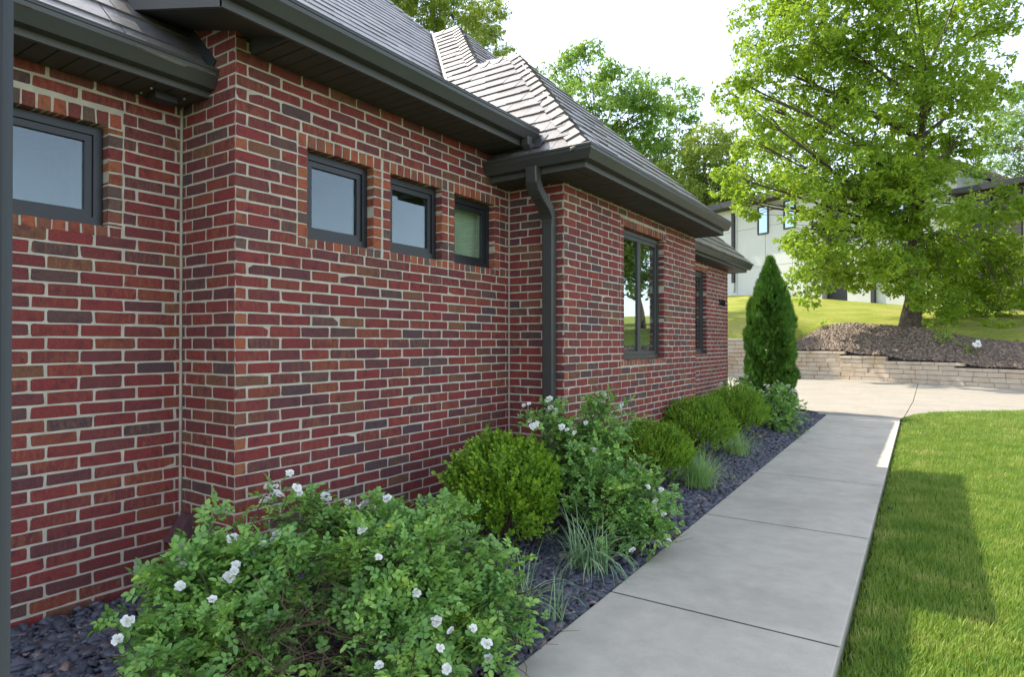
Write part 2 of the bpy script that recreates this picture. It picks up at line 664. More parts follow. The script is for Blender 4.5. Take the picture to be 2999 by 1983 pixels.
BR = []                                                # every brick: dict(wall, verts, faces, area, orange)
BRF = [tuple(range(10))]
for _k in range(10):
    _k2 = (_k + 1) % 10
    BRF += [(_k2, _k, _k + 10, _k2 + 10), (_k2 + 10, _k + 10, _k + 20, _k2 + 20)]


class Wall:
    """vertical wall plane: s along es from (x, y), n outward"""

    def __init__(self, x, y, es, n, L):
        self.o, self.es, self.n, self.L = Vector((x, y, 0)), Vector(es), Vector(n), L

    def p(self, s, out, z):
        return self.o + self.es * s + self.n * out + Vector((0, 0, z))

    def brick(self, s0, s1, z0, z1, orange=False, depth=.05, out=0.0):
        if s1 - s0 < .018:
            return
        b, j = .0035, .0034
        r = rng.uniform
        sm = (s0 + s1) / 2 + r(-.2, .2) * (s1 - s0)
        q = min(.011, (s1 - s0) * .07)
        ring = [(s0 + q * r(.2, 1), z0), (sm, z0), (s1 - q * r(.2, 1), z0), (s1, z0 + q * r(.2, 1)), (s1, z1 - q * r(.2, 1)), (s1 - q * r(.2, 1), z1), (sm, z1), (s0 + q * r(.2, 1), z1), (s0, z1 - q * r(.2, 1)), (s0, z0 + q * r(.2, 1))]
        ring = [(s + r(-j, j), z + r(-j, j) * .8) for s, z in ring]
        cs, cz = (s0 + s1) / 2, (z0 + z1) / 2
        o1 = out + r(-.0012, .0018)
        t1, t2 = r(-.001, .001), r(-.001, .001)
        V = []
        for s, z in ring:
            ds, dz = (s1 - s0) / 2, (z1 - z0) / 2
            V.append(self.p(cs + (s - cs) * (1 - b / ds), o1 + t1 * (s - cs) / ds + t2 * (z - cz) / dz, cz + (z - cz) * (1 - b / dz)))
        for s, z in ring:
            V.append(self.p(s, o1 - .003, z))
        for s, z in ring:
            V.append(self.p(s, -depth, z))
        pr = [proj(q) for q in (V[0], V[2], V[5], V[7])]
        a = 0
        for k in range(4):
            a += pr[k][0] * pr[(k + 1) % 4][1] - pr[(k + 1) % 4][0] * pr[k][1]
        u, v = sum(q[0] for q in pr) / 4, sum(q[1] for q in pr) / 4
        inside = 36 < u < 2999 and 0 < v < 1983 and pr[0][2] > .3
        facing = (self.p(cs, 0, cz) - Vector((0, 0, ZC))).dot(self.n) < 0
        BR.append(dict(w=self, V=V, a=abs(a) if inside and facing else 0.0, org=orange))

    def rows(self, i0, i1, start, holes=(), top=None, orange_heads=False, L=.25):
        """start(i) -> length of the first brick of the row; holes (s0, s1, ztop, zbottom)"""
        for i in range(i0, i1):
            za, zb = zi(i + 1) + .0054 + rng.uniform(-.0012, .0012), zi(i) - .0054 + rng.uniform(-.0012, .0012)
            s = .004
            first = start(i)
            k = 0
            edges = []
            while s < self.L - .004:
                l = first if k == 0 else L
                e = min(s + l - .0125 + rng.uniform(-.0035, .0035), self.L - .004)
                edges.append((s, e, k))
                s = s + l
                k += 1
            for s0, s1, k in edges:
                segs = [(s0, s1)]
                for h in holes:
                    if zb <= h[3] + .01 or za >= h[2] - .01:
                        continue
                    ns = []
                    for a, b in segs:
                        if b <= h[0] or a >= h[1]:
                            ns.append((a, b))
                        else:
                            if a < h[0] - .006:
                                ns.append((a, h[0] - .006))
                            if b > h[1] + .006:
                                ns.append((h[1] + .006, b))
                    segs = ns
                for a, b in segs:
                    if top and za > top((a + b) / 2):
                        continue
                    self.brick(a, b, za, zb, orange=orange_heads and k == 0 and first < .15 and rng.random() < .8)

    def backing(self, parent, name, z0, z1, holes=(), s_in=.0065, out=-.0022, s_out=0.0):
        """mortar sheet with rectangular openings, thick"""
        ss = sorted({s_in, self.L + s_out} | {v for h in holes for v in (h[0], h[1])})
        zz = sorted({z0, z1} | {v for h in holes for v in (h[2], h[3])})
        m = MB()
        for a, b in zip(ss, ss[1:]):
            for c, d in zip(zz, zz[1:]):
                if any(a >= h[0] - 1e-6 and b <= h[1] + 1e-6 and d <= h[2] + 1e-6 and c >= h[3] - 1e-6 for h in holes):
                    continue
                m.face([self.p(a, out, c), self.p(b, out, c), self.p(b, out, d), self.p(a, out, d)])
        m.face([self.p(0, -.2, z0), self.p(self.L, -.2, z0), self.p(self.L, -.2, z1), self.p(0, -.2, z1)][::-1]) if not holes else None
        self.obj = m.build(name, M_mortar, parent)
        return self.obj

    def surround(self, s0, s1, z0, z1, head=.1, sill=.066, jl=True, jr=True, JW=.086, jamb_org=True):
        """brick surround of an opening: head and sill of header bricks, stacked jamb bricks"""
        sa, sb = s0 - (JW if jl else 0), s1 + (JW if jr else 0)
        for za, zb in ((z1 + .004, z1 + head - .008), (z0 - sill, z0 - .004)):
            n = max(1, round((sb - sa) / .078))
            w = (sb - sa) / n
            for k in range(n):
                self.brick(sa + k * w + .005, sa + (k + 1) * w - .005, za, zb, True, .105, .001)
        k = 0
        i = int(math.ceil(24.43 - (z1 - ZC) / C - 1e-6))
        zs = [z1] + [zi(q) for q in range(i, i + 60) if z0 + .02 < zi(q) < z1 - .02] + [z0]
        for zb, za in zip(zs, zs[1:]):
            for on, a, b in ((jl, s0 - JW, s0), (jr, s1, s1 + JW)):
                if on:
                    self.brick(a + .004, b - .0, za + .005, zb - .005, jamb_org and rng.random() < .75, .105, .001)

    def liner(self, m, s0, s1, z0, z1):
        """mortar behind the joints of the reveal"""
        e = .006
        a, b, c, d = s0 - e, s1 + e, z0 - e, z1 + e
        for q in (((a, c), (a, d)), ((b, c), (b, d)), ((a, c), (b, c)), ((a, d), (b, d))):
            (p0, q0), (p1, q1) = q
            m.face([self.p(p0, -.0022, q0), self.p(p1, -.0022, q1), self.p(p1, -.13, q1), self.p(p0, -.13, q0)])


def window(wall, s0, s1, z0, z1, parent, fm, leaves=1, room=None, fw=.05):
    """frame, sash, pane and the lining seen through the glass"""
    e = .003
    s0, s1, z0, z1 = s0 + e, s1 - e, z0 + e, z1 - e
    win = None

    def ring(m, a, b, c, d, w, o0, o1):
        es, n, up = wall.es, wall.n, Vector((0, 0, 1))
        for (p, q, r_, t) in ((a, b, c, c + w), (a, b, d - w, d), (a, a + w, c + w, d - w), (b - w, b, c + w, d - w)):
            m.obox(wall.p(p, o0, r_), es * (q - p), n * (o1 - o0), up * (t - r_))
    m = MB()
    ring(m, s0, s1, z0, z1, fw, -.125, -.068)
    win = m.build('window', fm, parent)
    n = leaves
    L = (s1 - s0 - 2 * fw) / n
    for k in range(n):
        a, b = s0 + fw + k * L, s0 + fw + (k + 1) * L
        m = MB()
        ring(m, a + .002, b - .002, z0 + fw + .002, z1 - fw - .002, .042, -.118, -.082)
        m.build('sash', fm, win)
        m = MB()
        m.obox(wall.p(a + .04, -.104, z0 + fw + .04), wall.es * (b - a - .08), wall.n * .006, (0, 0, z1 - z0 - 2 * fw - .08))
        m.build('pane', M_pane2 if leaves > 1 else M_pane, win)
    # lining of the room side
    m = MB()
    a, b, c, d = s0 + fw, s1 - fw, z0 + fw, z1 - fw
    D = -.2 if room else -.7  # shallow box helps the pale room colour look lit
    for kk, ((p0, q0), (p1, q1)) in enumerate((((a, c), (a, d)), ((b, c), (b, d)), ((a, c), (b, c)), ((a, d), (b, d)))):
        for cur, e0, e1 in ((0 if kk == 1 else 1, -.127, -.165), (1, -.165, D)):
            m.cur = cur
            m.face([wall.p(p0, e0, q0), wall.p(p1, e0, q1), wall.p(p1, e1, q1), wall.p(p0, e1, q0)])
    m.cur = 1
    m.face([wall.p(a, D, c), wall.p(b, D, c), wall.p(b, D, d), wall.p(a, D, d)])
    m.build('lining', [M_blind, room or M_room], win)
    return win


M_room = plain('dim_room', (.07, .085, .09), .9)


M_room_lit = plain('olive_room_lit_tone', (.62, .62, .42), .9)  # pale olive stands in for a lit room behind the third small window


def pane_mat(name='window_pane', base=.07):
    m, nt, b, out = mat(name)
    nt.nodes.remove(b)
    tr = nd(nt, 'ShaderNodeBsdfTransparent')
    tr.inputs[0].default_value = (.86, .93, .92, 1)
    gl = nd(nt, 'ShaderNodeBsdfGlossy')
    gl.inputs[0].default_value = (.86, .94, 1, 1)
    gl.inputs[1].default_value = .01
    lw = nd(nt, 'ShaderNodeLayerWeight')
    lw.inputs[0].default_value = .5
    pw = nd(nt, 'ShaderNodeMath', operation='POWER')
    nt.links.new(lw.outputs['Facing'], pw.inputs[0])
    pw.inputs[1].default_value = 3.0
    ma = nd(nt, 'ShaderNodeMath', operation='MULTIPLY_ADD', use_clamp=True)
    nt.links.new(pw.outputs[0], ma.inputs[0])
    ma.inputs[1].default_value = .6
    ma.inputs[2].default_value = base
    n = noise(nt, geo_pos(nt), 1.6, 1)
    bp = nd(nt, 'ShaderNodeBump')
    bp.inputs['Strength'].default_value = .02
    bp.inputs['Distance'].default_value = .02
    nt.links.new(n.outputs[0], bp.inputs['Height'])
    nt.links.new(bp.outputs[0], gl.inputs['Normal'])
    mx = nd(nt, 'ShaderNodeMixShader')
    nt.links.new(ma.outputs[0], mx.inputs[0])
    nt.links.new(tr.outputs[0], mx.inputs[1])
    nt.links.new(gl.outputs[0], mx.inputs[2])
    nt.links.new(mx.outputs[0], out.inputs[0])
    return m


M_pane = pane_mat()
M_pane2 = pane_mat('casement_pane', .25)

# ---- walls
wL = Wall(XL, .3, (0, 1, 0), (1, 0, 0), Y1 - .3)
wR1 = Wall(XL, Y1, (1, 0, 0), (0, -1, 0), XM - XL)
wM = Wall(XM, Y1, (0, 1, 0), (1, 0, 0), Y2 - Y1)
wR2 = Wall(XM, Y2, (1, 0, 0), (0, -1, 0), X2 - XM)
w2 = Wall(X2, Y2, (0, 1, 0), (1, 0, 0), Y3 - Y2)
w3 = Wall(X3, Y3, (0, 1, 0), (1, 0, 0), Y4 - Y3)
w4 = Wall(X3, Y4, (-1, 0, 0), (0, 1, 0), 3.0)

ZT, ZB = 2.995, 2.36
JW = .086


def opening(s0, s1, z0, z1, head=.1, sill=.066, jl=True, jr=True):
    return (s0 - (JW if jl else 0), s1 + (JW if jr else 0), z1 + head - .004, z0 - sill - .004)


aL = (.62 - .3, 1.832 - .3, 2.352, 2.975)
hL = opening(*aL)
am = [(2.855 - Y1, 3.475 - Y1, ZB, ZT), (3.666 - Y1, 4.296 - Y1, ZB, ZT), (4.478 - Y1, 5.104 - Y1, ZB, ZT)]
hm = [opening(*q) for q in am]
a2 = (6.77 - Y2, 8.035 - Y2, 1.418, 2.975)
h2 = opening(*a2)
a3 = (10.5 - Y3, 12.2 - Y3, 1.41, 2.975)
h3 = opening(*a3)

def core(o):                                            # opening + joint, for the mortar sheet
    return (o[0] - .006, o[1] + .006, o[3] + .006, o[2] - .006)


ODD = lambda i: .25 if i % 2 else .087
EVN = lambda i: .087 if i % 2 else .25
slope_top = lambda s: 3.487 + .28 * (XM + .4 - (XL + s)) + .02
wL.rows(4, 46, lambda i: .13 if i % 2 else .21, [hL])
wR1.rows(-4, 46, lambda i: .045 if i % 2 else .129, top=slope_top)
wM.rows(0, 46, ODD, hm, orange_heads=True)
wR2.rows(3, 46, lambda i: .14 if i % 2 else .23)
w2.rows(4, 46, ODD, [h2], orange_heads=True)
w3.rows(4, 46, lambda i: .2 if i % 2 else .1, [h3])
w4.rows(4, 46, ODD)
wL.surround(*aL)
for q in am:
    wM.surround(*q)
w2.surround(*a2, jamb_org=False)
w3.surround(*a3, jamb_org=False)

wall_objs = []
for w, z1, hs, nm in ((wL, 3.26, [core(aL)], 'wall'), (wR1, 3.80, [], 'wall'), (wM, 3.56, [core(q) for q in am], 'wall'), (wR2, 3.3, [], 'wall'),
                      (w2, 3.26, [core(a2)], 'wall'), (w3, 3.2, [core(a3)], 'wall'), (w4, 3.2, [], 'wall')):
    inner = w in (wR1, wR2)
    wall_objs.append(w.backing(house, nm, -.3, z1, hs, -.06 if inner else .003, -.0022, .05 if w in (wL, wM) else -.003))
# the reveals' mortar belongs to the walls
for w, ops in ((wL, [aL]), (wM, am), (w2, [a2]), (w3, [a3])):
    m = MB()
    for q in ops:
        w.liner(m, *q)
    m.build('reveal_mortar', M_mortar, w.obj)
# mortar-filled inside corners
m = MB()
m.obox((XL + .001, Y1 - .0185, -.2), (.011, 0, 0), (0, .011, 0), (0, 0, 3.42))
m.build('corner_mortar', M_mortar, wL.obj)
m = MB()
m.obox((XM + .001, Y2 - .0185, -.2), (.011, 0, 0), (0, .011, 0), (0, 0, 3.38))
m.build('corner_mortar', M_mortar, wM.obj)

# the 300 bricks that show largest are objects, the others of each wall one part
BR.sort(key=lambda b: -b['a'])
for b in BR[:300]:
    m = bpy.data.meshes.new('brick')
    m.from_pydata([tuple(v) for v in b['V']], [], BRF)
    m.materials.append(M_org1 if b['org'] else M_brick1)
    link(bpy.data.objects.new('brick', m), b['w'].obj)
for w in (wL, wR1, wM, wR2, w2, w3, w4):
    mb = MB()
    for b in BR[300:]:
        if b['w'] is w:
            mb.cur = 1 if b['org'] else 0
            mb.add(b['V'], BRF)
    if mb.v:
        stuff(mb.build('brickwork', [M_brickN, M_orgN], w.obj))

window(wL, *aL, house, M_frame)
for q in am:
    window(wM, *q, house, M_frame, 1, M_room_lit if q is am[2] else None)
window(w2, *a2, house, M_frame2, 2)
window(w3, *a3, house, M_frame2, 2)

# ---- eaves: fascia, gutter, soffit planks
GUT = [(0, -.014), (0, -.118), (.070, -.118), (.080, -.1), (.098, -.068), (.112, -.045), (.115, -.020), (.121, -.017), (.121, 0), (.112, 0), (.112, -.014)]


def fascia_prof(zt, zs):
    return [(-.022, zs), (0, zs), (.0, zs + .012), (.0, zt - .01), (-.022, zt - .01)]


def gutter(a, b, out, zt, ca=0, cb=0):
    a, b = Vector(a), Vector(b)
    m = MB()
    m.extrude([(o, z + zt) for o, z in GUT], a, b, out, ca, cb)
    g = m.build('gutter', M_gutter, house)
    d = (b - a).normalized()
    out = Vector(out)
    m = MB()                                            # rolled front lip
    pts = [a + d * (ca * .117) + out * .117 + Vector((0, 0, zt)), b + d * (cb * .117) + out * .117 + Vector((0, 0, zt))]
    m.tube(pts, [.0065, .0065], 6)
    m.build('gutter_lip', M_fascia, g)
    return g


def fascia(a, b, out, zt, zs, ca=0, cb=0):
    m = MB()
    m.extrude(fascia_prof(zt, zs), a, b, out, ca, cb)
    return m.build('fascia', M_fascia, house)


def soffit(x_in, x_out, y0, y1, z, w=.106, along='y'):
    """planks perpendicular to the wall, each its own piece, under one dark board"""
    m = MB()
    m.box(min(x_in, x_out), max(x_in, x_out), y0, y1, z + .016, z + .03)
    s = m.build('soffit', M_soffit, house)
    n = max(1, int(round(((y1 - y0) if along == 'y' else abs(x_out - x_in)) / w)))
    base = None
    for k in range(n):
        m = MB()
        if along == 'y':
            ww = (y1 - y0) / n
            b0 = y0 + k * ww
            prof = [(x_in, x_out), (b0 + .004, b0 + ww - .003)]
        else:
            ww = (x_out - x_in) / n
            prof = [(x_in + k * ww + .004, x_in + (k + 1) * ww - .003), (y0, y1)]
        m.box(min(prof[0]), max(prof[0]), prof[1][0], prof[1][1], z - .002 + rng.uniform(-.001, .001), z + .016)
        m.build('plank', M_soffit, s)
    return s


# left part
fascia((-3.985, -1.0, 0), (-3.985, Y1 - .002, 0), (1, 0, 0), 3.385, 3.235)
gutter((-3.985, -1.0, 0), (-3.985, Y1 - .003, 0), (1, 0, 0), 3.395)
soffit(XL + .002, -4.008, .3, Y1 - .008, 3.237)
# little vent box with three screws under the left soffit
m = MB()
m.box(-4.24, -4.13, 2.03, 2.17, 3.19, 3.234)
bx = m.build('soffit_bracket', M_flash, house)
for p in ((-4.12, 2.0), (-4.25, 2.0), (-4.12, 2.21)):
    m = MB()
    m.tube([(p[0], p[1], 3.226), (p[0], p[1], 3.236)], [.006, .006], 8)
    m.build('screw', M_blind, bx)
# middle part (shed roof, raking end)
fascia((-3.285, 1.97, 0), (-3.285, 5.28, 0), (1, 0, 0), 3.65, 3.487)
gutter((-3.285, 1.95, 0), (-3.285, 5.12, 0), (1, 0, 0), 3.66)
soffit(XM + .002, -3.308, 2.43, 5.3, 3.487)
RK = .28


def rk(x):
    return RK * (-3.285 - x)


m = MB()                                                # raking board and sloped soffit of the near end
xs = (-3.287, -4.62)
P = [(x, y, z + rk(x)) for x, y, z in ((xs[0], 1.97, 3.487), (xs[1], 1.97, 3.487), (xs[1], 1.97, 3.66), (xs[0], 1.97, 3.66))]
Q = [(x, y + .024, z) for x, y, z in P]
m.add(P + Q, [(0, 1, 2, 3), (7, 6, 5, 4), (0, 4, 5, 1), (1, 5, 6, 2), (2, 6, 7, 3), (3, 7, 4, 0)])
m.build('rake_board', M_fascia, house)
m = MB()
P = [(xs[0] - .02, 1.995, 3.489 + rk(xs[0] - .02)), (xs[1], 1.995, 3.489 + rk(xs[1])), (xs[1], 2.428, 3.489 + rk(xs[1])), (xs[0] - .02, 2.428, 3.489 + rk(xs[0] - .02))]
Q = [(x, y, z + .02) for x, y, z in P]
m.add(P + Q, [(0, 1, 2, 3), (7, 6, 5, 4), (0, 4, 5, 1), (1, 5, 6, 2), (2, 6, 7, 3), (3, 7, 4, 0)])
m.build('rake_soffit', M_soffit, house)
# flashing up the left roof against the brick
m = MB()
d = Vector((-1, 0, 1)).normalized()
m.obox(Vector((-3.955, Y1 - .012, 3.40)), d * .75, Vector((0, .010, 0)), Vector((1, 0, 1)).normalized() * .085)
m.build('flashing', M_flash, house)
# projecting wing
ZW = 3.372
fascia((-2.623, 5.02, 0), (-2.623, 9.34, 0), (1, 0, 0), ZW - .01, 3.20, -1, 0)
fascia((XM + .003, 5.02, 0), (-2.623, 5.02, 0), (0, -1, 0), ZW - .01, 3.20, 0, 1)
gutter((-2.623, 5.02, 0), (-2.623, 9.36, 0), (1, 0, 0), ZW, -1, 0)
gutter((XM + .004, 5.02, 0), (-2.623, 5.02, 0), (0, -1, 0), ZW, 0, 1)
soffit(X2 + .002, -2.646, Y2, 9.335, 3.20)
soffit(XM + .004, -2.646, 5.043, Y2 - .004, 3.20, .106, 'x')
m = MB()
m.box(X2 - .3, -2.625, 9.337, 9.36, 3.19, ZW - .02)
m.build('end_board', M_fascia, house)
# last part
fascia((-3.47, Y3, 0), (-3.47, 14.12, 0), (1, 0, 0), 3.305, 3.15)
gutter((-3.47, Y3, 0), (-3.47, 14.18, 0), (1, 0, 0), 3.31)
soffit(X3 + .002, -3.493, Y3 + .004, 14.12, 3.15)
m = MB()
m.box(-6.6, -3.472, 14.122, 14.145, 3.14, 3.29)
m.build('end_board', M_fascia, house)
m = MB()
m.box(-6.6, X3, Y4 + .01, 14.12, 3.155, 3.17)
m.build('end_soffit', M_soffit, house)
# closing board where the sloped and the level soffit meet
m = MB()
m.box(XM + .003, -3.31, 2.405, 2.428, 3.488, 3.66)
m.build('closing_board', M_soffit, house)

# ---- roof planes with slates
SH = []


def clip_iv(poly, v):
    """interval of a polygon [(s, v)] at height v"""
    xs_ = []
    for (a, b), (c, d) in zip(poly, poly[1:] + poly[:1]):
        if (b <= v < d) or (d <= v < b):
            xs_.append(a + (c - a) * (v - b) / (d - b))
    if len(xs_) < 2:
        return None
    return min(xs_), max(xs_)


class RoofPlane:
    def __init__(self, o, es, eu, poly3, name='roof', single=True, th=.022, expo=.235, widths=(.2, .26, .31, .36)):
        self.o, self.es, self.eu = Vector(o), Vector(es).normalized(), Vector(eu).normalized()
        self.n = self.es.cross(self.eu).normalized()
        if self.n.z < 0:
            self.n = -self.n
        poly = [((Vector(p) - self.o).dot(self.es), (Vector(p) - self.o).dot(self.eu)) for p in poly3]
        m = MB()
        top = [Vector(p) - self.n * .012 for p in poly3]
        bot = [Vector(p) - self.n * .07 for p in poly3]
        k = len(top)
        m.add(top + bot, [tuple(range(k)), tuple(range(2 * k - 1, k - 1, -1))] + [(i, k + i, k + (i + 1) % k, (i + 1) % k) for i in range(k)])
        self.obj = m.build(name, M_slateN, house)
        vmax = max(v for _, v in poly)
        r = rng
        i = 0
        v = -.03
        while v < vmax - .02:
            v0, v1 = v, min(v + expo + .03, vmax - .004)
            iv0, iv1 = clip_iv(poly, max(v0, .002)), clip_iv(poly, v1)
            if iv0 and iv1:
                s = min(iv0[0], iv1[0]) - r.uniform(0, .3)
                e = max(iv0[1], iv1[1])
                while s < e:
                    w = r.choice(widths)
                    a, b = s + .003, s + w - .003
                    q = [max(a, iv0[0]), min(b, iv0[1]), min(b, iv1[1]), max(a, iv1[0])]
                    s += w
                    if q[1] - q[0] < .01 and q[2] - q[3] < .01:
                        continue
                    if q[1] < q[0]:
                        q[0] = q[1] = (q[0] + q[1]) / 2
                    if q[2] < q[3]:
                        q[2] = q[3] = (q[2] + q[3]) / 2
                    self.slate(q, v0 + r.uniform(-.006, .006), v1, th * r.uniform(.8, 1.25), single)
            v += expo
            i += 1

    def P(self, s, v, h):
        return self.o + self.es * s + self.eu * v + self.n * h

    def slate(self, q, v0, v1, t, single):
        r = rng.uniform
        mid = (q[0] + q[1]) / 2
        j = .004
        V = [self.P(q[0], v0 + r(-j, j), t), self.P(mid, v0 + r(-j, j), t), self.P(q[1], v0 + r(-j, j), t), self.P(q[2], v1, .004), self.P(q[3], v1, .004)]
        V += [self.P(q[0], v0 + r(-j, j), -.004), self.P(mid, v0 + r(-j, j), -.004), self.P(q[1], v0 + r(-j, j), -.004), self.P(q[2], v1, -.008), self.P(q[3], v1, -.008)]
        Fc = [(0, 1, 2, 3, 4), (9, 8, 7, 6, 5), (0, 5, 6, 1), (1, 6, 7, 2), (2, 7, 8, 3), (4, 9, 5, 0)]
        pr = [proj(V[k]) for k in (0, 2, 3, 4)]
        a = sum(pr[k][0] * pr[(k + 1) % 4][1] - pr[(k + 1) % 4][0] * pr[k][1] for k in range(4))
        u, v = sum(p[0] for p in pr) / 4, sum(p[1] for p in pr) / 4
        face = (V[0] - Vector((0, 0, ZC))).dot(self.n) < 0
        vis = single and face and 30 < u < 2999 and -30 < v < 1983
        SH.append(dict(r=self, V=V, F=Fc, a=abs(a) if vis else 0))


def zM(x):
    return -.535 - x


def zS(y):
    return 3.372 + (y - 4.95)


def z3(x):
    return -.04 - x


pA1 = (-7.40, 9.07, zS(9.07))
pA2 = (-4.78, 7.14, zS(7.14))
pB = (-5.47, 7.14, zS(7.14))
pVT = (-8.02, 9.07, zS(9.07))
E2 = (-2.59, 4.95, 3.372)
E2f = (-2.59, 9.33, 3.372)
Mplane = RoofPlane((-3.90, 0, zM(-3.90)), (0, 1, 0), (-1, 0, 1),
                   [(-3.90, -1.0, zM(-3.9)), (-3.90, Y1 - .01, zM(-3.9)), (-4.30, Y1 - .01, zM(-4.3)), (-4.55, 2.6, zM(-4.55)), (-4.55, 5.58, zM(-4.55)), pVT,
                    (-10.5, 6.57, zM(-10.5)), (-10.5, -1.0, zM(-10.5))], widths=(.28, .36, .44, .5), th=.015)
Splane = RoofPlane((0, 4.95, 3.372), (1, 0, 0), (0, 1, 1),
                   [E2, (-3.66, 4.95, 3.372), (-3.66, 5.3, zS(5.3)), (-4.55, 5.58, zS(5.58)), pVT, pA1, pB, pA2])
W2plane = RoofPlane((-2.59, 0, 3.372), (0, 1, 0), (-1, 0, 1), [E2, E2f, pA2], single=False)
W3plane = RoofPlane((-3.35, 0, z3(-3.35)), (0, 1, 0), (-1, 0, 1),
                    [(-3.35, Y3, z3(-3.35)), (-3.35, 14.16, z3(-3.35)), (-5.5, 12.0, z3(-5.5)), (-5.5, 7.3, z3(-5.5))], single=False)
W4plane = RoofPlane((-5.47, 0, pB[2]), (0, 1, 0), (-1, 0, 1), [pB, (-5.47, 11.0, pB[2]), pA1], single=False)
# low slope over the middle part and the far slopes, seen from nowhere near but closing the roof
m = MB()
m.face([(-3.20, 1.95, 3.655 + .02), (-3.20, 5.2, 3.675), (-4.62, 5.55, 3.675 + .28 * 1.42), (-4.62, 1.95, 3.675 + .28 * 1.42)])
m.face([(-3.20, 1.95, 3.64), (-3.20, 5.2, 3.64), (-4.62, 5.55, 3.64 + .28 * 1.42), (-4.62, 1.95, 3.64 + .28 * 1.42)])
m.face([(-3.20, 1.95, 3.64), (-3.20, 1.95, 3.675), (-4.62, 1.95, 3.675 + .28 * 1.42), (-4.62, 1.95, 3.64 + .28 * 1.42)])
m.build('shed_roof', M_slateN, house)
m = MB()
m.face([pVT, (-10.5, 6.57, zM(-10.5)), (-13.0, 9.07, zS(9.07))])
m.face([(-10.5, -1, zM(-10.5)), (-10.5, 6.57, zM(-10.5)), (-13.0, 9.07, zS(9.07)), (-17, 13.1, 3.4), (-17, -1, 3.4)])
m.face([pVT, (-13.0, 9.07, zS(9.07)), (-13.0, 9.2, zS(9.07) - .13), pA1])
m.face([E2f, (-7.0, 9.33, 3.372), (-7.0, 7.14, zS(7.14)), pA2])
m.face([(-3.35, 14.16, z3(-3.35)), (-13.0, 14.16, z3(-3.35)), (-13.0, 9.1, zS(9.07)), pA1])
m.build('back_roof', M_slateN, house)

SH.sort(key=lambda b: -b['a'])
for b in SH[:300]:
    m = bpy.data.meshes.new('shingle')
    m.from_pydata([tuple(v) for v in b['V']], [], b['F'])
    m.materials.append(M_slate1)
    link(bpy.data.objects.new('shingle', m), b['r'].obj)
for rp in (Mplane, Splane, W2plane, W3plane, W4plane):
    mb = MB()
    for b in SH[300:]:
        if b['r'] is rp:
            mb.add(b['V'], b['F'])
    if mb.v:
        stuff(mb.build('slate_courses', M_slateN, rp.obj))


def caps(a, b, n1, n2, parent, step=.22, w=.14):
    """ridge or hip caps from a up to b, folded over slopes with normals n1, n2"""
    a, b = Vector(a), Vector(b)
    d = (b - a).normalized()
    L = (b - a).length
    s1 = Vector(n1).cross(d).normalized()
    s2 = d.cross(Vector(n2)).normalized()
    up = (Vector(n1) + Vector(n2)).normalized()
    if s1.z > 0 and abs(d.z) < .9 and s1.dot(Vector((0, 0, 1))) > .0:
        s1 = -s1
    if s2.z > 0:
        s2 = -s2
    n = int(L / step)
    for k in range(n):
        p = a + d * (k * L / n)
        q = p + d * (L / n + .05)
        m = MB()
        t0, t1 = .045, .018
        ww = w * rng.uniform(.94, 1.05)
        lo = [p + s1 * ww + up * (t0 - .012), p + up * t0, p + s2 * ww + up * (t0 - .012)]
        hi = [q + s1 * ww + up * (t1 - .012), q + up * t1, q + s2 * ww + up * (t1 - .012)]
        lo2 = [v - up * .024 for v in lo]
        hi2 = [v - up * .02 for v in hi]
        m.add(lo + hi + lo2 + hi2, [(0, 1, 4, 3), (1, 2, 5, 4), (6, 9, 10, 7), (7, 10, 11, 8), (0, 6, 7, 1), (1, 7, 8, 2), (0, 3, 9, 6), (2, 8, 11, 5), (3, 4, 10, 9), (4, 5, 11, 10)])
        m.build('ridge_cap', M_slate1, parent)


nS, nX, nYp = (0, -1, 1), (1, 0, 1), (0, 1, 1)
caps(E2, pA2, nS, nX, Splane.obj)
caps(pB, pA1, nS, nX, Splane.obj)
caps(pA2, pB, nS, nYp, Splane.obj)
caps(pA1, pVT, nS, nYp, Splane.obj)
caps(pVT, (-10.5, 6.57, zM(-10.5)), nX, nYp, Mplane.obj)
# metal valley strip and the patch of flashing at the gutter outlet
m = MB()
va, vb = Vector((-4.6, 5.65, zS(5.65))), Vector(pVT)
for sgn, nn in ((1, Vector(nS).normalized()), (-1, Vector(nX).normalized())):
    dd = (vb - va).normalized()
    side = dd.cross(nn).normalized() * sgn
    if side.z < 0:
        side = -side
    m.face([va + nn * .026, vb + nn * .026, vb + side * .05 + nn * .03, va + side * .05 + nn * .03])
m.build('valley_strip', M_gutter, house)

# ---- downspouts
def rect_tube(m, pts, w, d, side):
    """square-section tube through pts; side = width direction"""
    pts = [Vector(p) for p in pts]
    side = Vector(side).normalized()
    rings = []
    for i, p in enumerate(pts):
        t = (pts[min(i + 1, len(pts) - 1)] - pts[max(i - 1, 0)]).normalized()
        dep = t.cross(side).normalized()
        rings.append([p + side * a * w / 2 + dep * b * d / 2 for a, b in
                      ((-1, -.8), (-.8, -1), (-.45, -1), (-.4, -.86), (-.2, -.86), (-.15, -1), (.15, -1), (.2, -.86), (.4, -.86), (.45, -1), (.8, -1), (1, -.8), (1, .8), (.8, 1), (-.8, 1), (-1, .8))])
    n = len(rings[0])
    V = [q for r in rings for q in r]
    Fc = [tuple(range(n))[::-1], tuple(range((len(rings) - 1) * n, len(rings) * n))]
    for i in range(len(rings) - 1):
        for k in range(n):
            Fc.append((i * n + k, i * n + (k + 1) % n, (i + 1) * n + (k + 1) % n, (i + 1) * n + k))
    m.add(V, Fc)


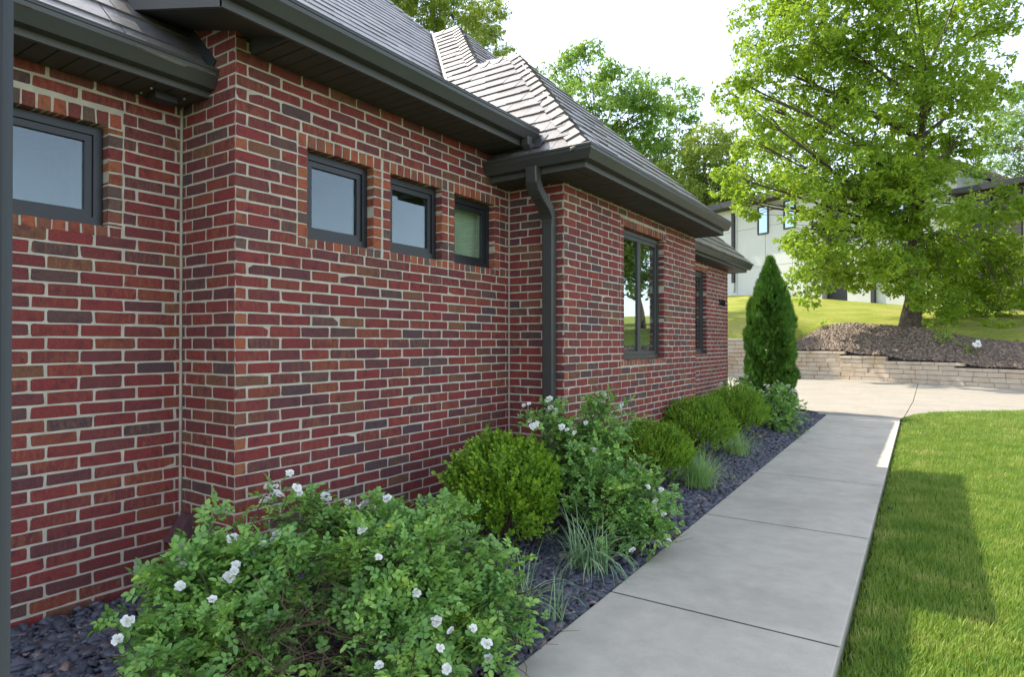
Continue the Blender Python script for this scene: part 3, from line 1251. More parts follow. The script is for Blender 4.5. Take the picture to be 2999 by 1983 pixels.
m = MB()
xd, yd = -3.168, 5.303
rect_tube(m, [(xd, yd, 2.83), (xd, yd, .28), (xd, yd - .02, .2), (xd, yd - .22, .08)], .118, .085, (1, 0, 0))
ds = m.build('downspout', M_gutter, house)
m = MB()
x0 = -3.145
path = [(x0, 4.965, 3.262), (x0, 4.967, 3.2), (x0, 4.975, 3.13), (x0 - .002, 5.0, 3.08), (x0 - .004, 5.05, 3.035), (x0 - .01, 5.13, 2.985), (x0 - .014, 5.21, 2.935), (x0 - .02, 5.265, 2.89), (xd, 5.296, 2.84), (xd, yd, 2.78), (xd, yd, 2.74)]
rect_tube(m, path, .124, .092, (1, 0, 0))
el = m.build('downspout_elbow', M_gutter, ds)
m = MB()
for p, q in list(zip(path, path[1:]))[2:9]:
    for f in (.2, .7):
        c = Vector(p).lerp(Vector(q), f)
        t = (Vector(q) - Vector(p)).normalized()
        dep = t.cross(Vector((1, 0, 0))).normalized()
        m.obox(c - Vector((.065, 0, 0)) - dep * .05 - t * .004, (.13, 0, 0), dep * .1, t * .008)
m.build('elbow_crimps', M_gutter, ds)
for zz in (.9,):
    m = MB()
    m.box(xd - .064, xd + .064, yd - .046, yd + .05, zz, zz + .03)
    m.build('strap', M_gutter, ds)
# short elbow of the middle gutter that spills on the lower roof
m = MB()
rect_tube(m, [(-3.225, 4.98, 3.56), (-3.225, 4.985, 3.50), (-3.22, 5.02, 3.465), (-3.21, 5.09, 3.452), (-3.20, 5.16, 3.455)], .085, .075, (1, 0, 0))
m.build('gutter_outlet', M_gutter, house)
m = MB()
m.obox((-3.45, 5.0, zS(5.0) + .031), (.36, 0, 0), (0, .16, .16), (0, -.004, .004))
m.build('outlet_flashing', M_gutter, house)

# ---- vent hood low in the corner
m = MB()
hw = [(-4.285, Y1 - .012, .455), (-4.165, Y1 - .012, .455), (-4.165, Y1 - .035, .44), (-4.285, Y1 - .035, .44)]
lo_ = [(-4.305, Y1 - .012, .295), (-4.145, Y1 - .012, .285), (-4.145, Y1 - .13, .29), (-4.305, Y1 - .13, .295)]
m.add(hw + lo_, [(0, 1, 2, 3), (3, 2, 6, 7), (0, 3, 7, 4), (2, 1, 5, 6), (1, 0, 4, 5)])
vh = m.build('vent_hood', M_hood, house)
m = MB()
m.box(-4.31, -4.135, Y1 - .012, Y1 - .002, .25, .47)
m.build('back_plate', M_hood, vh)
m = MB()
m.tube([(-4.22, Y1 - .06, .31), (-4.22, Y1 - .06, .16), (-4.22, Y1 - .01, .12)], [.03, .03, .03], 10)
m.build('pipe', M_black, vh)

# ---- house number
hn = empty('house_number', (X3, 13.2, 2.4), house)
for k, ch in enumerate('5187'):
    cu = bpy.data.curves.new('digit', 'FONT')
    cu.body = ch
    cu.size = .2
    cu.extrude = .008
    cu.align_x = 'CENTER'
    cu.materials.append(M_black)
    t_ = bpy.data.objects.new('digit_text', cu)
    COL.objects.link(t_)
    bpy.context.view_layer.update()
    me = bpy.data.meshes.new_from_object(t_.evaluated_get(bpy.context.evaluated_depsgraph_get()))
    bpy.data.objects.remove(t_)
    o = bpy.data.objects.new('digit', me)
    o.rotation_euler = (math.pi / 2, 0, math.pi / 2)
    o.location = (X3 + .012, 13.08 + k * .112, 2.385)
    link(o, hn)

# ================================================================== GROUND, WALK, DRIVE
def zw(y):                                              # walk surface
    return .0 if y < 3 else .0118 * (y - 3)


def walk_l(y):
    return -1.75 - .0172 * (y - 2.5)


def walk_r(y):
    return -.44 - .0195 * (y - 3.4)


def zbed(x, y):
    t = min(1, max(0, (walk_l(y) - x) / 1.2))
    return zw(y) - .035 + t * (.03 + .02 * max(0, min(y, 11) - 2))


def sheet(name, xs, ys, zf, m, keep=None):
    """grid sheet; xs may be a function of y giving the row's x values"""
    V, Fc = [], []
    rows = []
    for y in ys:
        xr = xs(y) if callable(xs) else xs
        rows.append(len(xr))
        V += [(x, y, zf(x, y)) for x in xr]
    nx = rows[0]
    for j in range(len(ys) - 1):
        for i in range(nx - 1):
            a = j * nx + i
            Fc.append((a, a + 1, a + nx + 1, a + nx))
    o = bpy.data.objects.new(name, np_mesh(name, np.array(V), np.array(Fc), m, smooth=True))
    return link(o)


g = MB()
g.face([(-1500, -1500, -.6), (1500, -1500, -.6), (1500, 1500, -.6), (-1500, 1500, -.6)])
structure(g.build('ground', M_far))

bed = sheet('planting_bed', lambda y: list(np.linspace(-4.6 if y < 13.2 else -4.4 + (y - 13.2) * .9, walk_l(y) - .0, 14)), list(np.linspace(.0, 14.75, 60)), zbed, M_soil)
structure(bed)

WJ = [1.6, 3.745, 5.85, 7.97, 10.17, 12.35, 14.42]
walk = structure(empty('walkway', (-1.1, 8, 0)))
for a, b in zip([-.6] + WJ[:-1], WJ):
    m = MB()
    ga, gb = a + .010, b - .010
    e = .009
    lo, hi = [], []
    for y, ee in ((ga, e), (gb, -e)):
        sl, sr = walk_l(y), walk_r(y)
        lo += [(sl, y, zw(y) - .0025), (sr, y, zw(y) - .0025)]
        hi += [(sl + e, y + ee, zw(y)), (sr - e, y + ee, zw(y))]
    bt = [(x, y, z - .11) for x, y, z in lo]
    V = hi + lo + bt
    m.add(V, [(0, 1, 3, 2), (0, 4, 5, 1), (1, 5, 7, 3), (3, 7, 6, 2), (2, 6, 4, 0), (4, 8, 9, 5), (5, 9, 11, 7), (7, 11, 10, 6), (6, 10, 8, 4), (8, 10, 11, 9)])
    m.build('slab', M_walk, walk)
m = MB()
m.face([(walk_l(-.6) + .01, -.6, -.005), (walk_r(-.6) - .012, -.6, -.005), (walk_r(3) - .012, 3, -.005), (walk_l(3) + .01, 3, -.005)])
m.face([(walk_l(3) + .01, 3, -.005), (walk_r(3) - .012, 3, -.005), (walk_r(14.4) - .012, 14.4, zw(14.4) - .005), (walk_l(14.4) + .01, 14.4, zw(14.4) - .005)])
m.build('joint_filler', M_joint, walk)

# retaining wall line (foot) and drive
RW = [(-16, 28.3), (-4.97, 28.0), (-2.1, 27.1), (2.12, 24.93), (7.5, 22.1), (13, 19.2)]


def zd(x, y):
    return .135 + max(0, min(1, (y - 14.4) / 12)) * .065


LEDGE = [(-.62, 14.43), (-.56, 14.8), (-.44, 15.35), (-.18, 15.95), (.3, 16.5), (1.5, 17.45), (6, 20.0), (13, 18.2)]   # lawn edge along the drive
drive = structure(empty('driveway', (0, 20, .15)))
cs = [(-16, 23.3), (-3.5, 20.35), (-.57, 18.85), (1.55, 18.15), (13, 14.6)]          # cross seam
for poly in ([(-16, 14.0), (-2.0, 14.43), (-.62, 14.43), (-.58, 18.83), (-3.5, 20.33), (-16, 23.27)],
             [(-.605, 14.43), (3.0, 14.43), (8.5, 15.9), (1.55, 18.12), (-.565, 18.82)],
             [(-16, 23.29), (-3.5, 20.355), (-.585, 18.855), (-.67, 26.5), (-2.1, 27.25), (-5, 28.1), (-16, 28.4)],
             [(-.57, 18.85), (1.55, 18.145), (8.5, 15.93), (13, 14.6), (13, 19.3), (7.5, 22.2), (2.12, 25.0), (-.655, 26.45)]):
    m = MB()
    m.prism(poly, lambda x, y: zd(x, y) - .12, zd)
    m.build('slab', M_drive, drive)
m = MB()
m.prism([(-16, 13.9), (13, 13.9), (13, 24), (-5, 28.5), (-16, 28.6)], lambda x, y: zd(x, y) - .13, lambda x, y: zd(x, y) - .03)
m.build('joint_filler', M_joint, drive)


# lawn right of the walk
def lawn_far(x):
    for (a, b), (c, d) in zip(LEDGE, LEDGE[1:]):
        if a <= x <= c:
            return b + (d - b) * (x - a) / (c - a)
    return LEDGE[-1][1]


def zlawn(x, y):
    e = min(1, max(0, (x - (walk_r(y) if y < 14.43 else -9)) / .12))
    return zw(y) - .105 + .045 * e + .045 * min(1, max(0, (y - 4) / 8)) + .012 * math.sin(x * 2.1 + y) * min(1, max(0, x + .4))


V, Fc = [], []
ts = np.linspace(0, 1, 50)
xsn = np.concatenate([[0, .03, .06, .09, .12], np.linspace(.2, 3.2, 22), np.linspace(3.6, 13, 14)])
for k, dx in enumerate(xsn):
    for t in ts:
        y = -.6 + t * 15.03
        x = walk_r(y) + dx + .002
        # the last rows follow the curved drive edge
        yf = lawn_far(min(12.9, -.62 + dx)) if dx > 0 else 14.43
        y2 = -.6 + t * (yf + .6)
        x2 = (walk_r(y2) if y2 < 14.43 else -.655) + dx + .002
        V.append((x2, y2, zlawn(x2, min(y2, 15.5)) if y2 < 14 else max(zlawn(x2, min(y2, 15.5)), zd(x2, y2) + .006)))
nt_ = len(ts)
for i in range(len(xsn) - 1):
    for j in range(nt_ - 1):
        a = i * nt_ + j
        Fc.append((a, a + nt_, a + nt_ + 1, a + 1))
lawn = link(bpy.data.objects.new('lawn', np_mesh('lawn', np.array(V), np.array(Fc), M_lawn, smooth=True)))
structure(lawn)

nrng = np.random.default_rng(11)


def blade_t(L=1.0, W=.09, bend=.35):
    return (np.array([(-W / 2, 0, 0), (W / 2, 0, 0), (W * .42, bend * .22 * L, L * .55), (-W * .42, bend * .22 * L, L * .55), (W * .06, bend * L * .9, L * .95), (-W * .06, bend * L * .9, L * .95)]),
            np.array([(0, 1, 2, 3), (3, 2, 4, 5)]))


def grass(name, X, Y, Z, hmin, hmax, wid, m, parent=None):
    n = len(X)
    tv, tf = blade_t()
    a = nrng.uniform(0, 2 * np.pi, n)
    h = nrng.uniform(hmin, hmax, n)
    lean = nrng.normal(0, .25, n)
    b = nrng.uniform(.2, 2.0, n)
    c, s = np.cos(a), np.sin(a)
    M = np.zeros((n, 3, 3))
    wv = wid * nrng.uniform(.7, 1.3, n) / .09
    M[:, 0, 0], M[:, 1, 0] = c * wv, s * wv
    M[:, 0, 1], M[:, 1, 1] = -s * b * h, c * b * h
    M[:, 0, 2], M[:, 1, 2] = -s * lean * h, c * lean * h
    M[:, 2, 2] = h
    V, F = scatter(tv, tf, M, np.stack([X, Y, Z], 1))
    o = bpy.data.objects.new(name, np_mesh(name, V, F, m))
    return link(o, parent)


X, Y = [], []
def lawn_pts(n, y0, y1, x1f):
    y = nrng.uniform(y0, y1, n)
    t = nrng.uniform(0, 1, n)
    xl = np.array([walk_r(q) if q < 14.43 else -.62 for q in y]) + .003
    x = xl + t * (np.array([x1f(q) for q in y]) - xl)
    edge = nrng.random(n) < np.clip((x - xl) / .07 + .5 * np.sin(y * 9) * np.sin(y * 23), .25, 1)
    x, y = x[edge], y[edge]
    k = np.array([yy < lawn_far(max(-.62, min(12.9, xx))) - .02 for xx, yy in zip(x, y)])
    return x[k], y[k]


for n, y0, y1, f in ((30000, 3.0, 5.2, lambda y: .085 * y + .35), (34000, 5.2, 8.0, lambda y: .085 * y + .4), (34000, 8, 12, lambda y: .085 * y + .5), (22000, 12, 17.4, lambda y: .085 * y + .6),
                     (16000, 2.0, 14, lambda y: 4.0)):
    x, y = lawn_pts(n, y0, y1, f)
    X.append(x)
    Y.append(y)
X, Y = np.concatenate(X), np.concatenate(Y)
Z = np.array([max(zlawn(x, min(y, 15.5)), zd(x, y) + .004 if y > 14 else -9) for x, y in zip(X, Y)])
far = np.clip((Y - 4) / 10, 0, 1)
stuff(grass('grass', X, Y, Z, .022, .062, .0044, M_grass))


# stone chips
def chip_t(seed):
    r = np.random.default_rng(seed)
    v = np.array([(x, y, z) for z in (-1, 1) for y in (-1, 1) for x in (-1, 1)], float)
    v = v * np.array([.5, .36, .16]) + r.normal(0, .09, (8, 3)) * np.array([1, .9, .5])
    f = np.array([(0, 2, 3, 1), (4, 5, 7, 6), (0, 1, 5, 4), (2, 6, 7, 3), (0, 4, 6, 2), (1, 3, 7, 5)])
    return v, f


def chips(name, X, Y, Z, smin, smax, m, parent=None):
    Vs, Fs, b = [], [], 0
    idx = nrng.integers(0, 6, len(X))
    for k in range(6):
        s = idx == k
        n = int(s.sum())
        if not n:
            continue
        tv, tf = chip_t(k + 3)
        d = nrng.normal(0, 1, (n, 3)) * np.array([1, 1, .28])
        M = frames(d, roll=nrng.normal(0, .45, n))
        sz = nrng.uniform(smin, smax, n) * nrng.choice([.6, 1, 1, 1.35], n)
        V, F = scatter(tv, tf, M * sz[:, None, None], np.stack([X[s], Y[s], Z[s]], 1))
        Vs.append(V)
        Fs.append(F + b)
        b += len(V)
    return stuff(link(bpy.data.objects.new(name, np_mesh(name, np.concatenate(Vs), np.concatenate(Fs), m)), parent))


X, Y = [], []
for n, y0, y1, w in ((7500, 1.0, 3.2, 2.6), (6500, 2.6, 5.4, 1.3), (6500, 5.4, 9.0, .9), (3500, 9, 14.5, .7), (3500, 3.2, 12, 1.9)):
    y = nrng.uniform(y0, y1, n)
    xl = np.array([walk_l(q) for q in y])
    x = xl - .02 - nrng.uniform(0, 1, n) * w
    X.append(x)
    Y.append(y)
X, Y = np.concatenate(X), np.concatenate(Y)
k = X > np.where(Y < Y1, XL + .02, np.where(Y < Y2, XM + .02, np.where(Y < Y3, X2 + .02, X3 + .02)))
k &= ~((Y > 13.4) & (X < walk_l(14) - .85 + (Y - 13.4) * .75))
X, Y = X[k], Y[k]
Z = np.array([zbed(x, y) for x, y in zip(X, Y)]) + nrng.uniform(0, .022, len(X))
chips('slate_mulch', X, Y, Z, .028, .062, M_chip)

# fallen leaves and a stray twig on the chips are part of the mulch; hillside behind the retaining wall
def rwall_y(x):
    for (a, b), (c, d) in zip(RW, RW[1:]):
        if a <= x <= c:
            return b + (d - b) * (x - a) / (c - a)
    return RW[-1][1] if x > 0 else RW[0][1]


def wall_top(x):                                        # number of block courses
    steps = [(-5.35, 10), (-3.15, 7), (-1.62, 6), (.42, 5), (5.2, 4), (9, 3)]
    for s, n in steps:
        if x < s:
            return n
    return 3


BH = .17


def zhill(x, y):
    """height of the slope behind the retaining wall"""
    d = y - rwall_y(x)
    top = .06 + BH * np.interp(x, [-8, -5.45, -5.25, -3.2, -2.6, -1.67, -1.1, .37, .95, 5.15, 5.8, 9, 9.6], [10, 10, 7, 7, 6.1, 6, 5.1, 5, 4.1, 4, 3.1, 3, 3])
    smooth = .06 + BH * float(np.interp(x, [-14, -8, -4, 2, 10], [9.2, 8.6, 7.2, 5.0, 3.2]))
    b = float(np.clip((d - .4) / 4.5, 0, 1))
    top = top * (1 - b) + smooth * b
    u = np.interp(d, [0, 3, 8, 17, 40, 120], [0, 1.12, 1.75, 2.7, 4.0, 8.5])
    tilt = .065 * np.clip(-x, -12, 10) * np.clip(d / 15, 0, 1)
    return float(top + u + tilt)


# stone mulch band on the slope
def mulch_d(x):
    return float(np.interp(x, [-5.2, -4.2, -3, -1, .6, 2.3, 5, 9], [.6, 2.6, 3.3, 3.1, 2.4, 2.1, 1.8, 1.5]))


xs_h = np.concatenate([np.linspace(-60, -16, 8), np.linspace(-14, 13, 55), np.linspace(16, 60, 8)])
V, Fc = [], []
dsn = np.concatenate([[.1, .3], np.linspace(.8, 6, 14), np.linspace(7, 24, 22), [30, 45, 80, 130]])
for d in dsn:
    for x in xs_h:
        y = rwall_y(x) + d
        V.append((x, y, zhill(x, y) - (.34 if -5.05 < x < 10.9 and d < mulch_d(x) - .1 else 0)))
nx = len(xs_h)
for j in range(len(dsn) - 1):
    for i in range(nx - 1):
        a = j * nx + i
        Fc.append((a, a + 1, a + nx + 1, a + nx))
hill = link(bpy.data.objects.new('hillside', np_mesh('hillside', np.array(V), np.array(Fc), M_hill, smooth=True)))
structure(hill)
V, Fc = [], []
xm = np.linspace(-5.1, 11, 60)
for x in xm:
    for t in (0, .004, .12, .25, .4, .55, .7, .85, 1):
        y = rwall_y(x) + .2 + t * (mulch_d(x) - .2)
        V.append((x, y, zhill(x, y) + .02 + .05 * math.sin(math.pi * t) - (.6 if t == 0 else 0)))
for i in range(len(xm) - 1):
    for j in range(8):
        a = i * 9 + j
        Fc.append((a, a + 9, a + 10, a + 1))
mb_ = structure(link(bpy.data.objects.new('upper_bed', np_mesh('upper_bed', np.array(V), np.array(Fc), M_soil, smooth=True))))
n = 26000
X = nrng.uniform(-5.1, 8, n)
T = nrng.uniform(0, 1, n)
Y = np.array([rwall_y(x) + .17 + t * (mulch_d(x) - .15 + nrng.normal(0, .08)) for x, t in zip(X, T)])
Z = np.array([zhill(x, y) for x, y in zip(X, Y)]) + .03 + .05 * np.sin(np.pi * T)
chips('upper_mulch', X, Y, Z, .045, .095, M_chip2)

# ---- retaining wall of split-face blocks
rw = empty('retaining_wall', (-1, 26.7, .2))
tag(rw, 'stepped tan block retaining wall at the back of the driveway', 'retaining wall')
r = random.Random(5)


def along(dist):
    """point on the wall line at a distance from its start"""
    for (a, b), (c, d) in zip(RW, RW[1:]):
        L = math.hypot(c - a, d - b)
        if dist <= L:
            return a + (c - a) * dist / L, b + (d - b) * dist / L, (c - a) / L, (d - b) / L
        dist -= L
    L = math.hypot(c - a, d - b)
    return c, d, (c - a) / L, (d - b) / L


tot = sum(math.hypot(c - a, d - b) for (a, b), (c, d) in zip(RW, RW[1:]))
for course in range(10):
    s = 5.5 + (course % 2) * .21
    while s < 21.5:
        w = r.choice((.40, .45, .45, .50))
        x, y, dx, dy = along(s + w / 2)
        nc = wall_top(x)
        if course < nc:
            ex, nn = Vector((dx, dy, 0)), Vector((dy, -dx, 0))
            cap = course == nc - 1
            z0 = .16 + course * BH
            set_ = -.012 * course + (.03 if cap else 0)
            c = Vector((x, y, 0)) + nn * set_
            m = MB()
            h = BH * (.66 if cap else 1) - .008
            j = lambda q: r.uniform(-q, q)
            fr = [(-w / 2 + .0025, z0), (w / 2 - .0025, z0), (w / 2 - .0025, z0 + h), (-w / 2 + .0025, z0 + h)]
            mid = .022 + j(.012)
            F0 = [c + ex * a + nn * 0 + Vector((0, 0, z)) for a, z in fr]
            F1 = [c + ex * (a * .975 + j(.004)) + nn * (mid + j(.006)) + Vector((0, 0, z0 + h / 2 + (z - z0 - h / 2) * .9 + j(.004))) for a, z in fr]
            B = [c + ex * a - nn * .28 + Vector((0, 0, z)) for a, z in fr]
            m.add(F1 + F0 + B, [(0, 1, 2, 3), (0, 4, 5, 1), (1, 5, 6, 2), (2, 6, 7, 3), (3, 7, 4, 0), (4, 8, 9, 5), (5, 9, 10, 6), (6, 10, 11, 7), (7, 11, 8, 4), (8, 11, 10, 9)])
            m.build('cap_block' if cap else 'block', M_block, rw)
        s += w
m = MB()
for s in np.arange(5.5, 21.5, .5):
    x, y, dx, dy = along(s)
    x2, y2, _, _ = along(s + .5)
    n_ = wall_top((x + x2) / 2) - .5
    nn = Vector((dy, -dx, 0))
    a, b = Vector((x, y, 0)) - nn * .15, Vector((x2, y2, 0)) - nn * .15
    m.face([a, b, b + Vector((0, 0, .16 + n_ * BH)), a + Vector((0, 0, .16 + n_ * BH))])
m.build('core', M_joint, rw)

# ---- dark post close to the camera
pc = pix(35, 900, 1.25)
m = MB()
w = .11
ey = Vector((pc.x, pc.y, 0)).normalized()
ex = Vector((ey.y, -ey.x, 0))
px_ = Vector((pc.x, pc.y, 0)) - ex * w
m.obox(px_ + Vector((0, 0, -.05)), ex * w, ey * w, (0, 0, 3.15))
o = m.build('porch_post', M_post)
tag(o, 'dark grey square post close to the left edge, in front of the brick wall', 'post')
m = MB()
m.obox(px_ - ex * .02 - ey * .02 + Vector((0, 0, -.06)), ex * (w + .04), ey * (w + .04), (0, 0, .09))
m.build('base_plate', M_black, o)
for q in (.022, .055, .088):
    m = MB()
    m.obox(px_ + ex * q - ey * .002, ex * .004, ey * .0015, (0, 0, 3.0))
    m.build('seam', M_black, o)

# ---- sprinkler head in the lawn
m = MB()
m.tube([(-.41, 7.03, -.05), (-.41, 7.03, .02)], [.035, .035], 12)
m.tube([(-.41, 7.03, .02), (-.41, 7.03, .045)], [.022, .018], 10)
o = m.build('sprinkler_head', M_black)
tag(o, 'small black sprinkler head in the shaded lawn beside the walk', 'sprinkler')

# dry leaves lying on the chips
n = 60
Y = nrng.uniform(1.2, 12, n)
X = np.array([walk_l(y) for y in Y]) - nrng.uniform(.02, .7, n) * np.where(nrng.random(n) < .3, 2.6, 1)
k = X > np.where(Y < Y1, XL + .05, np.where(Y < Y2, XM + .05, X2 + .05))
X, Y = X[k], Y[k]
Z = np.array([zbed(x, y) for x, y in zip(X, Y)]) + .03
tv, tf = leaf_t(1, .55, .25, .15)
V, F = scatter(tv, tf, frames(nrng.normal(0, 1, (len(X), 3)) * np.array([1, 1, .2]), roll=nrng.normal(0, .6, len(X))) * nrng.uniform(.03, .06, len(X))[:, None, None], np.stack([X, Y, Z], 1))
M_dry = plain('dry_leaf', (.30, .19, .10), .8, var=.4, nscale=8)
stuff(link(bpy.data.objects.new('leaf_litter', np_mesh('leaf_litter', V, F, M_dry))))

# ================================================================== PLANTS
def bez(p0, p1, p2, n):
    return [p0.lerp(p1, t).lerp(p1.lerp(p2, t), t) for t in np.linspace(0, 1, n)]


# compound rose leaf: stalk plus five leaflets
def rose_leaf(seed):
    r = random.Random(seed)
    parts = []
    st = (np.array([(-.012, 0, 0), (.012, 0, 0), (.008, .8, -.05), (-.008, .8, -.05)]), np.array([(0, 1, 2, 3)]))
    parts.append(st)
    for (y, sx, a) in ((1.0 - .28, 0, 0), (.55, 1, 1.0), (.55, -1, -1.0), (.26, 1, 1.1), (.26, -1, -1.1)):
        v, f = leaf_t(.46 * r.uniform(.85, 1.1) * (1.1 if sx == 0 else .85), .33, .16, .12)
        v = v @ rot('Y', r.uniform(-.35, .35)).T @ rot('X', r.uniform(-.3, .2)).T @ rot('Z', -a + r.uniform(-.15, .15)).T
        parts.append((v + np.array([sx * .02, y, -.03]), f))
    return merge_t(parts)


RL = [rose_leaf(s) for s in range(4)]


def flower_mesh(seed):
    r = random.Random(seed)
    m = MB()
    for ring, (n, L, el, w) in enumerate(((6, 1.0, .12, .8), (6, .9, .5, .72), (5, .72, .85, .62), (4, .5, 1.2, .5))):
        if seed == 2 and ring == 1:
            continue
        for k in range(n):
            a = 2 * math.pi * (k + ring * .5) / n + r.uniform(-.22, .22)
            q = L * r.uniform(.8, 1.12)
            r_ = Matrix.Rotation(a, 3, 'Z') @ Matrix.Rotation(el + r.uniform(-.2, .25), 3, 'X') @ Matrix.Rotation(r.uniform(-.25, .25), 3, 'Y')
            pts = [(0, .05, 0), (w * .42, q * .45, .09), (w * .44, q * .85, .02 + r.uniform(-.06, .12)), (r.uniform(-.06, .06), q * (.92 if r.random() < .5 else 1.05), r.uniform(-.08, .1)), (-w * .44, q * .85, .02 + r.uniform(-.06, .12)), (-w * .42, q * .45, .09)]
            m.cur = 0
            m.add([r_ @ Vector(p) for p in pts], [(0, 1, 2, 3), (0, 3, 4, 5)])
    m.cur = 1
    m.tube([(0, 0, .02), (0, 0, .3)], [.16, .2], 7)
    me = bpy.data.meshes.new('rose_bloom')
    me.from_pydata(m.v, [], m.f)
    me.materials.append(M_petal)
    me.materials.append(M_heart)
    me.polygons.foreach_set('material_index', m.mi)
    return me


BLOOMS = [flower_mesh(s) for s in range(4)]


def B(uD, vD, d):                                       # point seen at a pixel of the 2371 px wide view, d metres deep
    return tuple(pix(uD / .7906, vD / .7906, d))


def on_lobes(u, v, lobes):
    """where the line of sight through a pixel of the 2371 px view first meets one of the ellipsoids"""
    best, near = None, None
    for d in np.linspace(1.5, 14, 500):
        p = Vector(B(u, v, float(d)))
        for c, rad in lobes:
            q = math.sqrt(sum(((p[k] - c[k]) / (rad[k] * .92)) ** 2 for k in range(3)))
            if q < 1:
                return p
            if near is None or q < near[0]:
                near = (q, p.copy())
    return near[1]


def rose(lobes, canes, leaves, label, group, seed, ll=.085, blooms=(), nb=0, bsize=.028, dead=0, zg=0.0, twigs_at=None):
    """rose bush: arching canes that fill the lobes (centre, radii), compound leaves along them, blooms at tips"""
    lobes = [(c, rad if isinstance(rad, tuple) else (rad, rad, rad)) for c, rad in lobes]
    wsum = sum(l[1][0] for l in lobes)
    base = (sum(l[0][0] * l[1][0] for l in lobes) / wsum, sum(l[0][1] * l[1][0] for l in lobes) / wsum, zg)
    r = random.Random(seed)
    base = Vector(base)
    root = empty('rose_bush', base)
    tag(root, label, 'rose bush', group)
    st = MB()
    LP, LD, tips = [], [], []
    wts = [l[1][0] * l[1][1] * l[1][2] for l in lobes]
    for k in range(canes):
        c, rad = r.choices(lobes, wts)[0]
        d = Vector((r.gauss(0, 1), r.gauss(0, 1), r.gauss(.15, .9))).normalized()
        f = r.uniform(.55, 1.04)
        tip = Vector((c[0] + d.x * rad[0] * f, c[1] + d.y * rad[1] * f, max(base.z + .03, c[2] + d.z * rad[2] * f)))
        b0 = base + Vector((r.gauss(0, .07), r.gauss(0, .07), 0))
        mid = Vector(((b0.x + tip.x) / 2 - (tip.x - b0.x) * .15, (b0.y + tip.y) / 2 - (tip.y - b0.y) * .15, max(tip.z, base.z + .25) + r.uniform(.0, .12)))
        pts = bez(b0, mid, tip, 8)
        st.cur = 1 if r.random() < .5 else 0
        st.tube(pts, [.0075 * (1 - .75 * i / 7) for i in range(8)], 4, False)
        tips.append((tip, (pts[-1] - pts[-2]).normalized()))
        n = max(4, int(leaves / canes * r.uniform(.6, 1.4)))
        for q in range(n):
            t = r.uniform(.35, 1.0) ** .8
            i = min(6, int(t * 7))
            p = pts[i].lerp(pts[i + 1], t * 7 - i)
            out = (p - Vector(c))
            out = Vector((out.x / rad[0], out.y / rad[1], out.z / rad[2]))
            dd = Vector((r.gauss(0, .7), r.gauss(0, .7), r.gauss(.15, .45))) + out.normalized() * .55
            LP.append(p + Vector((r.gauss(0, .03), r.gauss(0, .03), r.gauss(0, .025))))
            LD.append(dd)
    # bare tangled twigs low inside
    for k in range(dead):
        c, rad = r.choice(lobes)
        p = Vector((c[0] + r.uniform(-.7, .7) * rad[0], c[1] + r.uniform(-.7, .7) * rad[1], base.z + r.uniform(.03, .35)))
        if twigs_at and k % 4:
            p = Vector(twigs_at[0]) + Vector((r.gauss(0, .5), r.gauss(0, .5), r.gauss(0, .4))) * twigs_at[1]
        pts = [p]
        dv = Vector((r.gauss(0, 1), r.gauss(0, 1), r.gauss(0, .5))).normalized()
        for q in range(5):
            dv = (dv + Vector((r.gauss(0, .5), r.gauss(0, .5), r.gauss(0, .4)))).normalized()
            nxt = pts[-1] + dv * .07
            nxt.z = max(nxt.z, base.z + .02)
            pts.append(nxt)
        st.cur = 0
        st.tube(pts, [.003, .0028, .0025, .002, .0016, .001], 3, False)
    st.build('canes', [M_twig, M_stem], root)
    LP, LD = np.array(LP), np.array(LD)
    Vs, Fs, b = [], [], 0
    idx = nrng.integers(0, 4, len(LP))
    for k in range(4):
        s = idx == k
        n = int(s.sum())
        M = frames(LD[s], roll=nrng.normal(0, .5, n)) * (ll * nrng.uniform(.6, 1.2, n))[:, None, None]
        V, F = scatter(*RL[k], M, LP[s])
        Vs.append(V)
        Fs.append(F + b)
        b += len(V)
    stuff(link(bpy.data.objects.new('foliage', np_mesh('rose_foliage', np.concatenate(Vs), np.concatenate(Fs), M_rose)), root))
    # blooms
    blooms = [on_lobes(u, v, lobes) for u, v in blooms]
    spots = [(Vector(p), (Vector((0, 0, ZC)) - Vector(p)).normalized() * .7 + Vector((r.gauss(0, .3), r.gauss(0, .3), .6))) for p in blooms]
    tips.sort(key=lambda t: -t[0].z + r.uniform(0, .25))
    for t, d in tips[:nb]:
        cnt = r.choice((1, 1, 2, 3))
        for q in range(cnt):
            spots.append((t + Vector((r.gauss(0, .02), r.gauss(0, .02), .015 + r.uniform(0, .03))) * (1 if q == 0 else 1.8), d * .3 + Vector((r.gauss(0, .4), r.gauss(0, .4), .8))))
    for p, d in spots:
        o = bpy.data.objects.new('flower', r.choice(BLOOMS))
        o.location = p
        o.rotation_euler = d.to_track_quat('Z', 'Y').to_euler()
        s = bsize * r.uniform(.65, 1.15)
        o.scale = (s, s, s * r.uniform(.7, 1.2))
        link(o, root)
        o.matrix_parent_inverse = Matrix.Translation(-base)
    return root


G = 'white rose bushes along the brick house'

